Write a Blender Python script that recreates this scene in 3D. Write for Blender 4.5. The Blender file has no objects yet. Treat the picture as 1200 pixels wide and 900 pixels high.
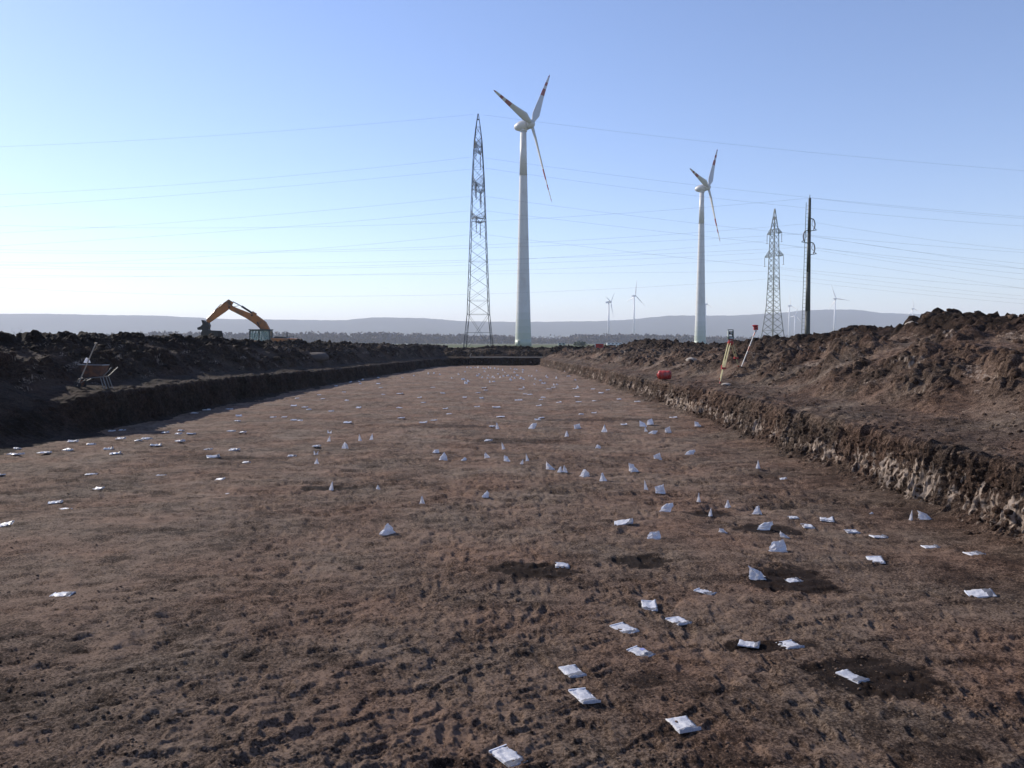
import bpy, bmesh, math, random
import numpy as np
from mathutils import Vector, Matrix

# ------------------------------------------------------------------ camera, sky, sun, exposure
scene = bpy.context.scene
C = scene.collection
SUN_EL = math.radians(29.0)
SUN_AZ = math.radians(-54.0)          # measured from +Y towards +X: the sun stands ahead and to the left
cam_data = bpy.data.cameras.new("camera")
cam = bpy.data.objects.new("camera", cam_data)
C.objects.link(cam)
cam_data.sensor_width = 36.0
cam_data.lens = 36.0 * 942.0 / 1200.0
cam_data.clip_start = 0.1
cam_data.clip_end = 60000.0
cam.location = (0.0, 0.0, 2.5)
cam.rotation_euler = (math.radians(90.0 - 2.917), 0.0, 0.0)
scene.camera = cam

world = bpy.data.worlds.new("World")
scene.world = world
world.use_nodes = True
wn = world.node_tree.nodes
wl = world.node_tree.links
wn.clear()
sky = wn.new("ShaderNodeTexSky")
sky.sky_type = 'NISHITA'
sky.sun_disc = False
sky.sun_elevation = SUN_EL
sky.sun_rotation = SUN_AZ
sky.altitude = 150.0
sky.air_density = 1.0
sky.dust_density = 0.15
sky.ozone_density = 2.4
bg = wn.new("ShaderNodeBackground")
bg.inputs["Strength"].default_value = 0.096
wo = wn.new("ShaderNodeOutputWorld")
tint = wn.new("ShaderNodeMixRGB")            # one white balance for the whole sky
tint.blend_type = 'MULTIPLY'; tint.inputs[0].default_value = 1.0
tint.inputs[2].default_value = (1.015, 0.966, 1.10, 1.0)
wl.new(sky.outputs[0], tint.inputs[1])
wl.new(tint.outputs[0], bg.inputs[0])
wl.new(bg.outputs[0], wo.inputs[0])

sun_data = bpy.data.lights.new("sun", 'SUN')
sun_data.energy = 3.5
sun_data.angle = math.radians(0.5)
sun_data.color = (1.0, 0.91, 0.79)
sun = bpy.data.objects.new("sun", sun_data)
C.objects.link(sun)
sun_dir = Vector((math.sin(SUN_AZ) * math.cos(SUN_EL), math.cos(SUN_AZ) * math.cos(SUN_EL), math.sin(SUN_EL)))
sun.rotation_euler = sun_dir.to_track_quat('Z', 'Y').to_euler()

scene.view_settings.view_transform = 'Standard'
scene.view_settings.look = 'None'
scene.view_settings.exposure = 0.76
scene.view_settings.gamma = 1.0
scene.cycles.volume_bounces = 1
scene.cycles.max_bounces = 8
scene.cycles.transparent_max_bounces = 8

# ------------------------------------------------------------------ helpers
def meta(o, label=None, category=None, group=None, kind=None):
    if label: o["label"] = label
    if category: o["category"] = category
    if group: o["group"] = group
    if kind: o["kind"] = kind
    return o

def link(o, parent=None):
    C.objects.link(o)
    if parent is not None:
        o.parent = parent
    return o

def thing(name, loc, label, category, group=None, rz=0.0):
    o = bpy.data.objects.new(name, None)
    o.empty_display_size = 0.2
    C.objects.link(o)
    o.location = loc
    o.rotation_euler = (0, 0, rz)
    return meta(o, label, category, group)

class MB:
    """collects shapes and turns them into one mesh object"""
    def __init__(self):
        self.v = []; self.f = []; self.m = []
    def add(self, verts, faces, mat=0):
        b = len(self.v)
        self.v.extend([tuple(p) for p in verts])
        for f in faces:
            self.f.append(tuple(b + i for i in f)); self.m.append(mat)
        return self
    def box(self, c, s, mat=0, rot=None, taper=1.0):
        hx, hy, hz = s[0] / 2, s[1] / 2, s[2] / 2
        pts = []
        for z, t in ((-hz, 1.0), (hz, taper)):
            for x, y in ((-hx, -hy), (hx, -hy), (hx, hy), (-hx, hy)):
                p = Vector((x * t, y * t, z))
                if rot is not None: p = rot @ p
                pts.append(p + Vector(c))
        return self.add(pts, [(3, 2, 1, 0), (4, 5, 6, 7), (0, 1, 5, 4), (1, 2, 6, 5), (2, 3, 7, 6), (3, 0, 4, 7)], mat)
    def tube(self, p0, p1, r0, r1=None, n=8, mat=0, caps=True):
        if r1 is None: r1 = r0
        p0, p1 = Vector(p0), Vector(p1)
        d = p1 - p0
        if d.length < 1e-6: return self
        d.normalize()
        a = d.orthogonal().normalized() if abs(d.z) < 0.999 else Vector((1, 0, 0))
        b = d.cross(a)
        pts = []
        for p, r in ((p0, r0), (p1, r1)):
            for i in range(n):
                t = 2 * math.pi * i / n
                pts.append(p + a * (r * math.cos(t)) + b * (r * math.sin(t)))
        fs = [(i, (i + 1) % n, n + (i + 1) % n, n + i) for i in range(n)]
        if caps:
            fs.append(tuple(reversed(range(n)))); fs.append(tuple(range(n, 2 * n)))
        return self.add(pts, fs, mat)
    def path(self, pts, r, n=6, mat=0):
        for a, b in zip(pts[:-1], pts[1:]):
            self.tube(a, b, r, r, n, mat)
        return self
    def beam(self, p0, p1, w, h=None, mat=0):
        h = h or w
        p0, p1 = Vector(p0), Vector(p1)
        d = (p1 - p0); L = d.length; d.normalize()
        up = Vector((0, 0, 1)) if abs(d.z) < 0.95 else Vector((0, 1, 0))
        x = d.cross(up).normalized(); y = x.cross(d)
        pts = []
        for p in (p0, p1):
            for a, b in ((-1, -1), (1, -1), (1, 1), (-1, 1)):
                pts.append(p + x * (a * w / 2) + y * (b * h / 2))
        return self.add(pts, [(3, 2, 1, 0), (4, 5, 6, 7), (0, 1, 5, 4), (1, 2, 6, 5), (2, 3, 7, 6), (3, 0, 4, 7)], mat)
    def lathe(self, prof, n=12, mat=0, c=(0, 0, 0), rot=None):
        pts = []
        for r, z in prof:
            for i in range(n):
                t = 2 * math.pi * i / n
                p = Vector((r * math.cos(t), r * math.sin(t), z))
                if rot is not None: p = rot @ p
                pts.append(p + Vector(c))
        fs = []
        for k in range(len(prof) - 1):
            for i in range(n):
                j = (i + 1) % n
                fs.append((k * n + i, k * n + j, (k + 1) * n + j, (k + 1) * n + i))
        fs.append(tuple(reversed(range(n))))
        fs.append(tuple(range((len(prof) - 1) * n, len(prof) * n)))
        return self.add(pts, fs, mat)
    def prism(self, poly, y0, y1, mat=0):
        """polygon given in x,z, extruded along y"""
        n = len(poly)
        area = sum(poly[i][0] * poly[(i + 1) % n][1] - poly[(i + 1) % n][0] * poly[i][1] for i in range(n))
        if area < 0: poly = poly[::-1]
        pts = [(x, y0, z) for x, z in poly] + [(x, y1, z) for x, z in poly]
        fs = [tuple(range(n)), tuple(reversed(range(n, 2 * n)))]
        fs += [((i + 1) % n, i, n + i, n + (i + 1) % n) for i in range(n)]
        return self.add(pts, fs, mat)
    def mesh(self, name, mats, smooth=False):
        me = bpy.data.meshes.new(name)
        me.from_pydata(self.v, [], self.f)
        for m in mats: me.materials.append(m)
        me.polygons.foreach_set("material_index", self.m)
        if smooth:
            me.polygons.foreach_set("use_smooth", [len(f) <= 4 for f in self.f])
        me.update()
        return me
    def build(self, name, mats, parent=None, smooth=False):
        if not isinstance(mats, (list, tuple)): mats = [mats]
        return link(bpy.data.objects.new(name, self.mesh(name, mats, smooth)), parent)

def bevel(o, w, seg=2):
    m = o.modifiers.new("bevel", 'BEVEL'); m.width = w; m.segments = seg; m.limit_method = 'ANGLE'
    return o

def copy_tree(o, parent=None):
    c = o.copy(); C.objects.link(c)
    if parent is not None: c.parent = parent
    for ch in list(o.children): copy_tree(ch, c)
    return c

# ------------------------------------------------------------------ numpy noise
_rs = np.random.RandomState(11)
_PERM = _rs.permutation(512).astype(np.int32)
_PERM = np.concatenate([_PERM, _PERM, _PERM])
_G = _rs.normal(size=(512, 2)); _G /= np.linalg.norm(_G, axis=1)[:, None]
_G = _G.astype(np.float32)

def perlin(x, y, seed=0):
    x = np.asarray(x, np.float32) + seed * 17.31; y = np.asarray(y, np.float32) - seed * 9.73
    xi = np.floor(x).astype(np.int32); yi = np.floor(y).astype(np.int32)
    xf = x - xi; yf = y - yi
    u = xf * xf * xf * (xf * (xf * 6 - 15) + 10); v = yf * yf * yf * (yf * (yf * 6 - 15) + 10)
    xi &= 511; yi &= 511
    def g(dx, dy):
        h = _PERM[_PERM[(xi + dx) & 511] + ((yi + dy) & 511)]
        gg = _G[h]
        return gg[..., 0] * (xf - dx) + gg[..., 1] * (yf - dy)
    a = g(0, 0); b = g(1, 0); c = g(0, 1); d = g(1, 1)
    return 1.5 * ((a + (b - a) * u) * (1 - v) + (c + (d - c) * u) * v)

def fbm(x, y, octaves=3, seed=0, gain=0.5):
    a = 1.0; s = 0.0; f = 1.0
    for k in range(octaves):
        s = s + a * perlin(x * f, y * f, seed + k * 3); a *= gain; f *= 2.03
    return s

_CJ = _rs.rand(512, 3).astype(np.float32)
def cells(x, y, seed=0):
    """bumps of a cell pattern: returns dome height 0..1 and the random number of the cell"""
    x = np.asarray(x, np.float32) + seed * 5.7; y = np.asarray(y, np.float32) + seed * 3.9
    xi = np.floor(x).astype(np.int32); yi = np.floor(y).astype(np.int32)
    best = np.full(x.shape, 9.0, np.float32); second = np.full(x.shape, 9.0, np.float32); rnd = np.zeros(x.shape, np.float32)
    for dx in (-1, 0, 1):
        for dy in (-1, 0, 1):
            h = _PERM[_PERM[(xi + dx) & 511] + ((yi + dy) & 511)]
            j = _CJ[h]
            px = xi + dx + j[..., 0]; py = yi + dy + j[..., 1]
            d = (px - x) ** 2 + (py - y) ** 2
            m = d < best
            second = np.where(m, best, np.minimum(second, d))
            rnd = np.where(m, j[..., 2], rnd)
            best = np.where(m, d, best)
    e = np.sqrt(second) - np.sqrt(best)
    return np.clip(e * 1.6, 0, 1) ** 0.6, rnd

def sstep(a, b, x):
    t = np.clip((x - a) / (b - a), 0, 1)
    return t * t * (3 - 2 * t)

def grid_mesh(name, P, mat, attrs=None, flip=False, mask=None, smooth=True):
    """P: rows x cols x 3"""
    R, K = P.shape[:2]
    idx = np.arange(R * K, dtype=np.int32).reshape(R, K)
    a = idx[:-1, :-1].ravel(); b = idx[:-1, 1:].ravel(); c = idx[1:, 1:].ravel(); d = idx[1:, :-1].ravel()
    q = np.stack([a, b, c, d] if not flip else [d, c, b, a], 1)
    if mask is not None:
        q = q[mask[:-1, :-1].ravel()]
    n = len(q)
    me = bpy.data.meshes.new(name)
    me.vertices.add(R * K)
    me.vertices.foreach_set("co", P.reshape(-1).astype(np.float32))
    me.loops.add(n * 4)
    me.loops.foreach_set("vertex_index", q.ravel())
    me.polygons.add(n)
    me.polygons.foreach_set("loop_start", np.arange(0, n * 4, 4, dtype=np.int32))
    me.polygons.foreach_set("loop_total", np.full(n, 4, np.int32))
    me.update(calc_edges=True)
    me.validate()
    me.polygons.foreach_set("use_smooth", np.full(n, smooth))
    for k, v in (attrs or {}).items():
        at = me.attributes.new(k, 'FLOAT', 'POINT')
        at.data.foreach_set("value", v.astype(np.float32).ravel())
    me.materials.append(mat)
    return link(bpy.data.objects.new(name, me))

# ------------------------------------------------------------------ materials
def new_mat(name):
    m = bpy.data.materials.new(name); m.use_nodes = True
    nt = m.node_tree
    return m, nt, nt.nodes["Principled BSDF"]

def nnode(nt, typ, **kw):
    n = nt.nodes.new(typ)
    for k, v in kw.items():
        if hasattr(n, k): setattr(n, k, v)
        else: n.inputs[k].default_value = v
    return n

def plain(name, col, rough=0.6, metal=0.0, var=0.12, scale=6.0, spec=0.5, dirt=None, dirt_amt=0.0, bump=0.0):
    m, nt, p = new_mat(name)
    tc = nt.nodes.new("ShaderNodeTexCoord")
    nz = nnode(nt, "ShaderNodeTexNoise"); nz.inputs["Scale"].default_value = scale; nz.inputs["Detail"].default_value = 6
    nt.links.new(tc.outputs["Object"], nz.inputs["Vector"])
    mix = nt.nodes.new("ShaderNodeMixRGB")
    mix.inputs[1].default_value = (*[max(0, c * (1 - var)) for c in col], 1)
    mix.inputs[2].default_value = (*[min(1, c * (1 + var)) for c in col], 1)
    nt.links.new(nz.outputs["Fac"], mix.inputs[0])
    out = mix.outputs[0]
    if dirt:
        n2 = nnode(nt, "ShaderNodeTexNoise"); n2.inputs["Scale"].default_value = scale * 0.6; n2.inputs["Detail"].default_value = 8
        nt.links.new(tc.outputs["Object"], n2.inputs["Vector"])
        rp = nt.nodes.new("ShaderNodeValToRGB")
        rp.color_ramp.elements[0].position = 0.6 - dirt_amt * 0.35; rp.color_ramp.elements[1].position = 0.75 - dirt_amt * 0.25
        nt.links.new(n2.outputs["Fac"], rp.inputs[0])
        mx = nt.nodes.new("ShaderNodeMixRGB"); mx.inputs[2].default_value = (*dirt, 1)
        nt.links.new(rp.outputs[0], mx.inputs[0]); nt.links.new(out, mx.inputs[1]); out = mx.outputs[0]
    nt.links.new(out, p.inputs["Base Color"])
    p.inputs["Roughness"].default_value = rough
    p.inputs["Metallic"].default_value = metal
    p.inputs["Specular IOR Level"].default_value = spec
    if bump:
        b = nt.nodes.new("ShaderNodeBump"); b.inputs["Strength"].default_value = bump; b.inputs["Distance"].default_value = 0.02
        nt.links.new(nz.outputs["Fac"], b.inputs["Height"]); nt.links.new(b.outputs[0], p.inputs["Normal"])
    return m

def soil(name, dark, mid, dry, pale=(0.46, 0.37, 0.30), bump=0.6, contrast=1.0, coord="Object"):
    """colour runs dark -> mid -> dry with the attribute 'tone' plus grain; 'pale' shows the loess subsoil"""
    m, nt, p = new_mat(name)
    L = nt.links.new
    tc = nt.nodes.new("ShaderNodeTexCoord")
    at = nnode(nt, "ShaderNodeAttribute", attribute_name="tone")
    ap = nnode(nt, "ShaderNodeAttribute", attribute_name="pale")
    def noise(sc, det, rough=0.6):
        n = nt.nodes.new("ShaderNodeTexNoise"); n.inputs["Scale"].default_value = sc
        n.inputs["Detail"].default_value = det; n.inputs["Roughness"].default_value = rough
        L(tc.outputs[coord], n.inputs["Vector"]); return n
    def math_(op, a, b, clamp=False):
        n = nt.nodes.new("ShaderNodeMath"); n.operation = op; n.use_clamp = clamp
        for i, q in enumerate((a, b)):
            if isinstance(q, (int, float)): n.inputs[i].default_value = q
            else: L(q, n.inputs[i])
        return n.outputs[0]
    n1 = noise(9.0, 6, 0.7); n2 = noise(48.0, 6, 0.8); n3 = noise(1.3, 4, 0.6)
    v = math_('MULTIPLY', math_('SUBTRACT', n1.outputs["Fac"], 0.5), 1.3 * contrast)
    w = math_('MULTIPLY', math_('SUBTRACT', n2.outputs["Fac"], 0.5), 3.8 * contrast)
    x = math_('MULTIPLY', math_('SUBTRACT', n3.outputs["Fac"], 0.5), 0.7 * contrast)
    t = math_('ADD', math_('ADD', at.outputs["Fac"], v), math_('ADD', w, x), True)
    rp = nt.nodes.new("ShaderNodeValToRGB")
    e = rp.color_ramp.elements
    e[0].position = 0.05; e[0].color = (*dark, 1)
    e[1].position = 0.95; e[1].color = (*dry, 1)
    k = e.new(0.5); k.color = (*mid, 1)
    L(t, rp.inputs[0])
    # slow hue drift between reddish and grey soil
    hz = noise(0.6, 3, 0.5)
    hue = nt.nodes.new("ShaderNodeMixRGB"); hue.blend_type = 'MULTIPLY'
    cr = nt.nodes.new("ShaderNodeValToRGB")
    cr.color_ramp.elements[0].position = 0.35; cr.color_ramp.elements[0].color = (1.0, 0.90, 0.84, 1)
    cr.color_ramp.elements[1].position = 0.65; cr.color_ramp.elements[1].color = (0.94, 1.0, 1.0, 1)
    L(hz.outputs["Fac"], cr.inputs[0]); hue.inputs[0].default_value = 1.0
    L(rp.outputs[0], hue.inputs[1]); L(cr.outputs[0], hue.inputs[2])
    pr = nt.nodes.new("ShaderNodeMixRGB")
    mp = nt.nodes.new("ShaderNodeMapping"); mp.inputs["Scale"].default_value = (20, 20, 3.5)     # tooth marks run down the face
    L(tc.outputs[coord], mp.inputs[0])
    ns = nt.nodes.new("ShaderNodeTexNoise"); ns.inputs["Scale"].default_value = 1.0; ns.inputs["Detail"].default_value = 4
    L(mp.outputs[0], ns.inputs["Vector"])
    pf = math_('ADD', math_('MULTIPLY', ap.outputs["Fac"], 0.9), math_('MULTIPLY', math_('SUBTRACT', ns.outputs["Fac"], 0.55), 4.0), True)
    pf2 = math_('MULTIPLY', pf, math_('GREATER_THAN', ap.outputs["Fac"], 0.02))
    L(pf2, pr.inputs[0]); L(hue.outputs[0], pr.inputs[1])
    pc = nt.nodes.new("ShaderNodeMixRGB"); pc.inputs[1].default_value = (*[c * 0.6 for c in pale], 1); pc.inputs[2].default_value = (*pale, 1)
    L(n2.outputs["Fac"], pc.inputs[0]); L(pc.outputs[0], pr.inputs[2])
    L(pr.outputs[0], p.inputs["Base Color"])
    p.inputs["Roughness"].default_value = 0.95
    p.inputs["Specular IOR Level"].default_value = 0.15
    b1 = nt.nodes.new("ShaderNodeBump"); b1.inputs["Strength"].default_value = bump; b1.inputs["Distance"].default_value = 0.02
    b2 = nt.nodes.new("ShaderNodeBump"); b2.inputs["Strength"].default_value = bump; b2.inputs["Distance"].default_value = 0.010
    n4 = noise(40.0, 5, 0.75); n5 = noise(150.0, 3, 0.8)
    L(n4.outputs["Fac"], b1.inputs["Height"]); L(n5.outputs["Fac"], b2.inputs["Height"])
    L(b1.outputs[0], b2.inputs["Normal"]); L(b2.outputs[0], p.inputs["Normal"])
    return m

M_FLOOR = soil("floor_soil", (0.020, 0.0115, 0.0078), (0.082, 0.052, 0.037), (0.250, 0.176, 0.133), bump=1.0)
M_BANK = soil("bank_soil", (0.017, 0.0105, 0.0075), (0.054, 0.034, 0.025), (0.205, 0.148, 0.114), bump=0.9)
M_HUMUS = soil("topsoil_dark", (0.010, 0.007, 0.005), (0.026, 0.017, 0.012), (0.085, 0.058, 0.043), bump=0.9)
M_CLOD = soil("clod_soil", (0.020, 0.012, 0.008), (0.060, 0.037, 0.026), (0.17, 0.12, 0.09), bump=0.8)

BAGS = [
('F',-0.024,4.768,-0.94,0.226,0.136,0.000,"creased flat white sample bag nearest the camera, at the photo's bottom edge"),
('F',1.121,5.142,-1.33,0.208,0.153,0.000,'flat white bag with grey fold, lower right of centre, second nearest the camera'),
('F',0.512,5.585,-1.21,0.249,0.139,0.000,'creased flat white bag, third nearest, just below another bag left of the tilted row'),
('F',0.465,6.057,-1.18,0.194,0.147,0.000,'flat white bag lying right above the creased third nearest bag'),
('F',1.050,6.428,-0.92,0.214,0.128,0.000,'flat white bag with a blue mark in its middle'),
('F',0.992,6.980,-1.03,0.231,0.152,0.000,'slanting flat white bag up left of the bag with the blue mark'),
('F',1.524,7.249,-1.13,0.198,0.153,0.000,'flat white bag with grey front fold, up right of the bag with the blue mark'),
('F',1.319,7.613,-1.66,0.236,0.145,0.000,'squarish flat white bag, uppermost of the front cluster of five bags'),
('F',1.949,7.987,-0.72,0.203,0.120,0.000,'narrow flat white bag lying left of the round dark pit stain'),
('F',0.563,8.903,-1.61,0.173,0.159,0.000,'small oblong flat white bag alone beside the dark oval patch, middle of foreground'),
('F',1.997,6.652,-0.40,0.168,0.131,0.000,'thin curled white bag, left one of the pair above the lower right pit stain'),
('F',2.329,6.617,-1.32,0.185,0.157,0.000,'flat white bag, right one of the pair above the lower right pit stain'),
('F',2.581,5.972,-1.03,0.196,0.141,0.000,'flat white bag lying inside the lower right dark pit stain'),
('F',2.967,8.361,0.31,0.164,0.120,0.000,'thin flat white bag lying inside the round dark pit stain'),
('F',4.196,9.160,-1.82,0.251,0.169,0.000,'clean flat white bag alone to the upper right of the round dark pit stain'),
('F',4.078,10.976,-1.71,0.239,0.144,0.000,'small flat white bag, lower left of the loose group near the right wall'),
('F',4.480,11.329,-1.91,0.330,0.186,0.000,'flat white bag with raised rear edge, upper middle of the group near the right wall'),
('F',4.559,10.662,-1.73,0.220,0.163,0.000,'flat white bag lying between the raised edge bag and the thin grey bag'),
('F',4.046,11.440,-1.75,0.184,0.139,0.000,'greyish flat bag, upper left of the loose group near the right wall'),
('F',4.782,10.376,0.07,0.186,0.141,0.000,'thin greyish flat bag right of the clean flat one, foot of the right wall beyond'),
('F',5.198,9.875,0.03,0.183,0.121,0.000,'thin pale bag lying flat below the lavender bag at the right wall'),
('F',5.512,9.471,0.21,0.198,0.147,0.000,'thin greyish bag lying flat, last but one toward the right edge'),
('W',4.674,7.904,-0.18,0.252,0.151,0.076,'half raised greyish bag nearest the right edge of the photo'),
('T',2.603,8.396,-0.28,0.214,0.128,0.116,'crumpled bluish bag at the left rim of the round dark pit stain'),
('T',3.178,9.510,-0.07,0.252,0.151,0.141,'broad upright folded white bag just beyond the round dark pit stain'),
('T',3.513,10.228,-0.24,0.152,0.091,0.076,'low grey crumpled bag behind the broad upright folded bag'),
('T',3.407,10.804,-0.30,0.206,0.124,0.115,'lavender crumpled bag standing on a dark oval stain'),
('U',3.610,11.738,-0.07,0.174,0.105,0.137,'pointed bluish bag just beyond the lavender crumpled bag'),
('T',2.773,10.461,0.29,0.133,0.080,0.067,'small low white bag left of the lavender crumpled bag'),
('S',5.217,11.561,0.21,0.074,0.044,0.037,'tiny crumpled white scrap bag near the right wall foot'),
('U',5.620,11.224,0.19,0.060,0.036,0.155,'narrow bag standing upright next to the lavender one at the right wall'),
('T',5.853,11.279,-0.19,0.204,0.122,0.108,'shiny lavender bag standing at the foot of the right wall'),
('T',1.807,10.138,0.03,0.215,0.129,0.097,'bluish folded bag, lower of two left of the small low white bag'),
('W',1.532,10.906,-0.16,0.255,0.153,0.104,'low white bag with a bent up corner, up left of the bluish folded bag'),
('T',2.286,11.919,-0.23,0.202,0.121,0.139,'bluish leaning bag beyond the bluish folded bag'),
('T',2.489,13.365,-0.28,0.184,0.111,0.142,'pale lavender bag straight behind the bluish leaning bag'),
('U',2.285,13.600,-0.20,0.087,0.052,0.173,'thin upright white bag left of the pale lavender bag'),
('U',2.875,11.561,0.30,0.074,0.044,0.135,'thin lavender bag standing upright in a small dark stain'),
('U',3.316,12.234,0.23,0.104,0.062,0.130,'leaning white bag right of the bag in the small dark stain'),
('U',2.979,12.705,0.21,0.081,0.049,0.162,'narrow bright bag standing beyond the bag in the small dark stain'),
('U',4.871,15.826,0.21,0.101,0.060,0.168,'upright white bag with a trailing flap, near the middle of the right wall'),
('W',4.975,14.630,-0.21,0.124,0.075,0.124,'bent thin bag right of the upright bag with a trailing flap'),
('T',3.956,17.896,-0.13,0.228,0.137,0.114,'small low white bag alone short of the pale wall patches'),
('T',3.171,17.362,0.09,0.184,0.111,0.147,'pale lavender bag left of the small low white bag'),
('T',2.386,15.613,0.16,0.215,0.129,0.182,'broad lavender and white upright bag right of a row of five'),
('U',1.653,14.447,0.25,0.153,0.092,0.169,'lavender upright bag, rightmost of the row of five'),
('T',1.364,15.008,0.27,0.223,0.134,0.127,'lavender crumpled bag, second from right in the row of five'),
('U',1.014,15.305,-0.29,0.130,0.078,0.146,'white pointed bag, right one of the touching pair'),
('U',0.916,15.305,0.07,0.130,0.078,0.130,'white pointed bag, left one of the touching pair'),
('T',0.756,15.719,0.12,0.200,0.120,0.133,'folded white bag left of the touching pair'),
('U',0.322,16.738,0.00,0.089,0.053,0.160,'slim upright white bag left of the folded bag'),
('U',0.193,16.384,-0.23,0.087,0.052,0.104,"little upright white bag at the slim bag's left"),
('T',-0.108,16.859,-0.02,0.161,0.097,0.125,'lavender crumpled bag centre left of the slim upright bag'),
('U',-0.538,17.362,-0.29,0.147,0.088,0.129,'small pointed white bag between two crumpled bags'),
('S',-1.031,17.234,0.30,0.165,0.099,0.091,'small rounded white bag right of the round bluish bag'),
('S',-1.451,16.982,0.26,0.198,0.119,0.180,'round puffy bluish bag'),
('T',-1.741,18.319,0.03,0.175,0.105,0.078,'low pointed white bag just beyond the round puffy bag'),
('U',-0.204,19.069,-0.14,0.101,0.061,0.182,'thin upright bag straight beyond the lavender crumpled bag'),
('S',-1.654,10.556,0.29,0.224,0.134,0.157,'big crumpled white bag alone, left of centre in the foreground'),
('U',-1.406,12.499,0.05,0.106,0.064,0.159,'tall pointed white bag alone, right of and beyond the big crumpled bag'),
('S',-0.426,12.846,0.27,0.136,0.082,0.123,"boxy bluish bag alone at the photo's centre"),
('U',-2.339,13.927,0.24,0.118,0.071,0.103,'small pointed white bag, beyond and left of the tall pointed one'),
('U',-3.103,13.680,0.01,0.087,0.052,0.160,'slim leaning white bag standing beside a small dark stain, left of centre'),
('U',-4.066,16.618,-0.06,0.123,0.074,0.141,'white bag standing in front of a V shaped bag'),
('V',-4.395,17.896,0.07,0.095,0.057,0.114,'V shaped upright bag with two points'),
('U',-4.680,20.404,-0.05,0.108,0.065,0.152,'upright white bag, near one of a pair left of centre'),
('V',-5.102,22.359,-0.24,0.119,0.071,0.095,'small bag with two points beyond the upright one left of centre'),
('S',-12.264,19.714,-0.14,0.293,0.176,0.105,'puffy bluish bag lying in shade at the left edge'),
('W',-6.904,10.855,0.22,0.184,0.111,0.092,'twisted white bag cut by the left edge of the photo'),
('W',-5.416,14.722,-0.32,0.219,0.131,0.063,'greyish bent bag, beyond the short flat one on the left'),
('T',-3.947,18.914,-0.32,0.181,0.108,0.141,'low peaked white bag in front of two slim upright ones'),
('U',-3.875,20.404,0.09,0.108,0.065,0.173,'slim upright bag, left one of two side by side'),
('U',-3.655,20.767,-0.15,0.110,0.066,0.154,'slim upright bag, right one of two side by side'),
('U',-0.426,23.484,0.02,0.125,0.075,0.199,'slim slanted bag touching a flat one, just left of centre'),
('T',0.576,23.484,-0.02,0.224,0.135,0.175,'folded white bag standing right of the slanted slim bag'),
('T',1.908,23.250,-0.11,0.222,0.133,0.148,'small white tent shaped bag'),
('U',1.456,21.337,0.35,0.136,0.082,0.159,'upright white bag in front of the small tent shaped one'),
('U',2.575,22.359,-0.21,0.190,0.114,0.214,'bluish upright bag right of the small tent shaped one'),
('T',2.072,19.226,-0.06,0.163,0.098,0.082,'low white bag with long shadow in front of the bluish upright one'),
('T',3.974,24.214,-0.21,0.257,0.154,0.154,'low folded white bag, left one of a touching pair on the right'),
('T',4.224,24.468,0.09,0.234,0.140,0.182,'lavender and white bag, right one of a touching pair on the right'),
('U',3.779,22.576,-0.16,0.120,0.072,0.144,'small bag standing in front of the touching pair on the right'),
('T',3.873,22.147,-0.10,0.235,0.141,0.094,'low pale bag beside the small standing one on the right'),
('T',4.363,22.359,0.17,0.190,0.114,0.166,'bright pointed bag right of the low pale bag'),
('T',5.568,23.966,-0.13,0.229,0.137,0.153,'lavender pointed bag close to the first pale patch of the right wall'),
('F',-4.472,7.876,0.06,0.201,0.144,0.000,'lone flat white bag in the left foreground'),
('F',-7.239,12.635,0.40,0.201,0.145,0.000,"small flat white bag, second from left in the left half's nearest scatter"),
('F',-6.785,12.075,-0.40,0.179,0.129,0.000,"small flat white bag, third from left in the left half's nearest scatter"),
('F',-7.199,13.844,-0.44,0.191,0.138,0.000,"small flat white bag, fourth from right in the left half's nearest scatter"),
('F',-6.764,13.137,-0.27,0.181,0.131,0.000,"small flat white bag, third from right in the left half's nearest scatter"),
('F',-7.962,15.106,0.27,0.208,0.150,0.000,"small flat white bag, fourth from left in the left half's nearest scatter"),
('F',-6.681,15.205,0.12,0.161,0.116,0.000,"small flat white bag, second from right in the left half's nearest scatter"),
('F',-4.735,13.365,-0.26,0.160,0.115,0.000,"small flat white bag, rightmost in the left half's nearest scatter"),
('F',-11.154,17.965,-0.17,0.267,0.192,0.000,"small flat white bag, leftmost in the left scatter short of the bank's shadow"),
('F',-11.729,18.914,-0.32,0.181,0.130,0.000,"small flat white bag, second from left in the left scatter short of the bank's shadow"),
('F',-10.593,18.105,-0.04,0.231,0.166,0.000,"small flat white bag, third from left in the left scatter short of the bank's shadow"),
('F',-10.351,18.612,-0.46,0.198,0.142,0.000,"small flat white bag, fourth from left in the left scatter short of the bank's shadow"),
('F',-11.066,20.140,0.20,0.214,0.154,0.000,"small flat white bag, fifth from left in the left scatter short of the bank's shadow"),
('F',-11.968,22.359,0.40,0.285,0.205,0.000,'small flat white bag, leftmost in the band level with the shaded left corner'),
('F',-10.241,19.467,0.45,0.186,0.134,0.000,"small flat white bag, sixth from left in the left scatter short of the bank's shadow"),
('F',-9.360,18.538,0.23,0.177,0.128,0.000,"small flat white bag, seventh from left in the left scatter short of the bank's shadow"),
('F',-8.818,17.760,0.46,0.207,0.149,0.000,"small flat white bag, eighth from left in the left scatter short of the bank's shadow"),
('F',-11.343,22.685,-0.48,0.160,0.115,0.000,'small flat white bag, second from left in the band level with the shaded left corner'),
('F',-11.216,23.021,-0.21,0.160,0.115,0.000,'small flat white bag, third from left in the band level with the shaded left corner'),
('F',-11.953,24.596,0.47,0.160,0.115,0.000,"small flat white bag, leftmost in the band below the wheelbarrow's bench"),
('F',-12.178,25.398,0.28,0.162,0.116,0.000,"small flat white bag, second from left in the band below the wheelbarrow's bench"),
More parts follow.
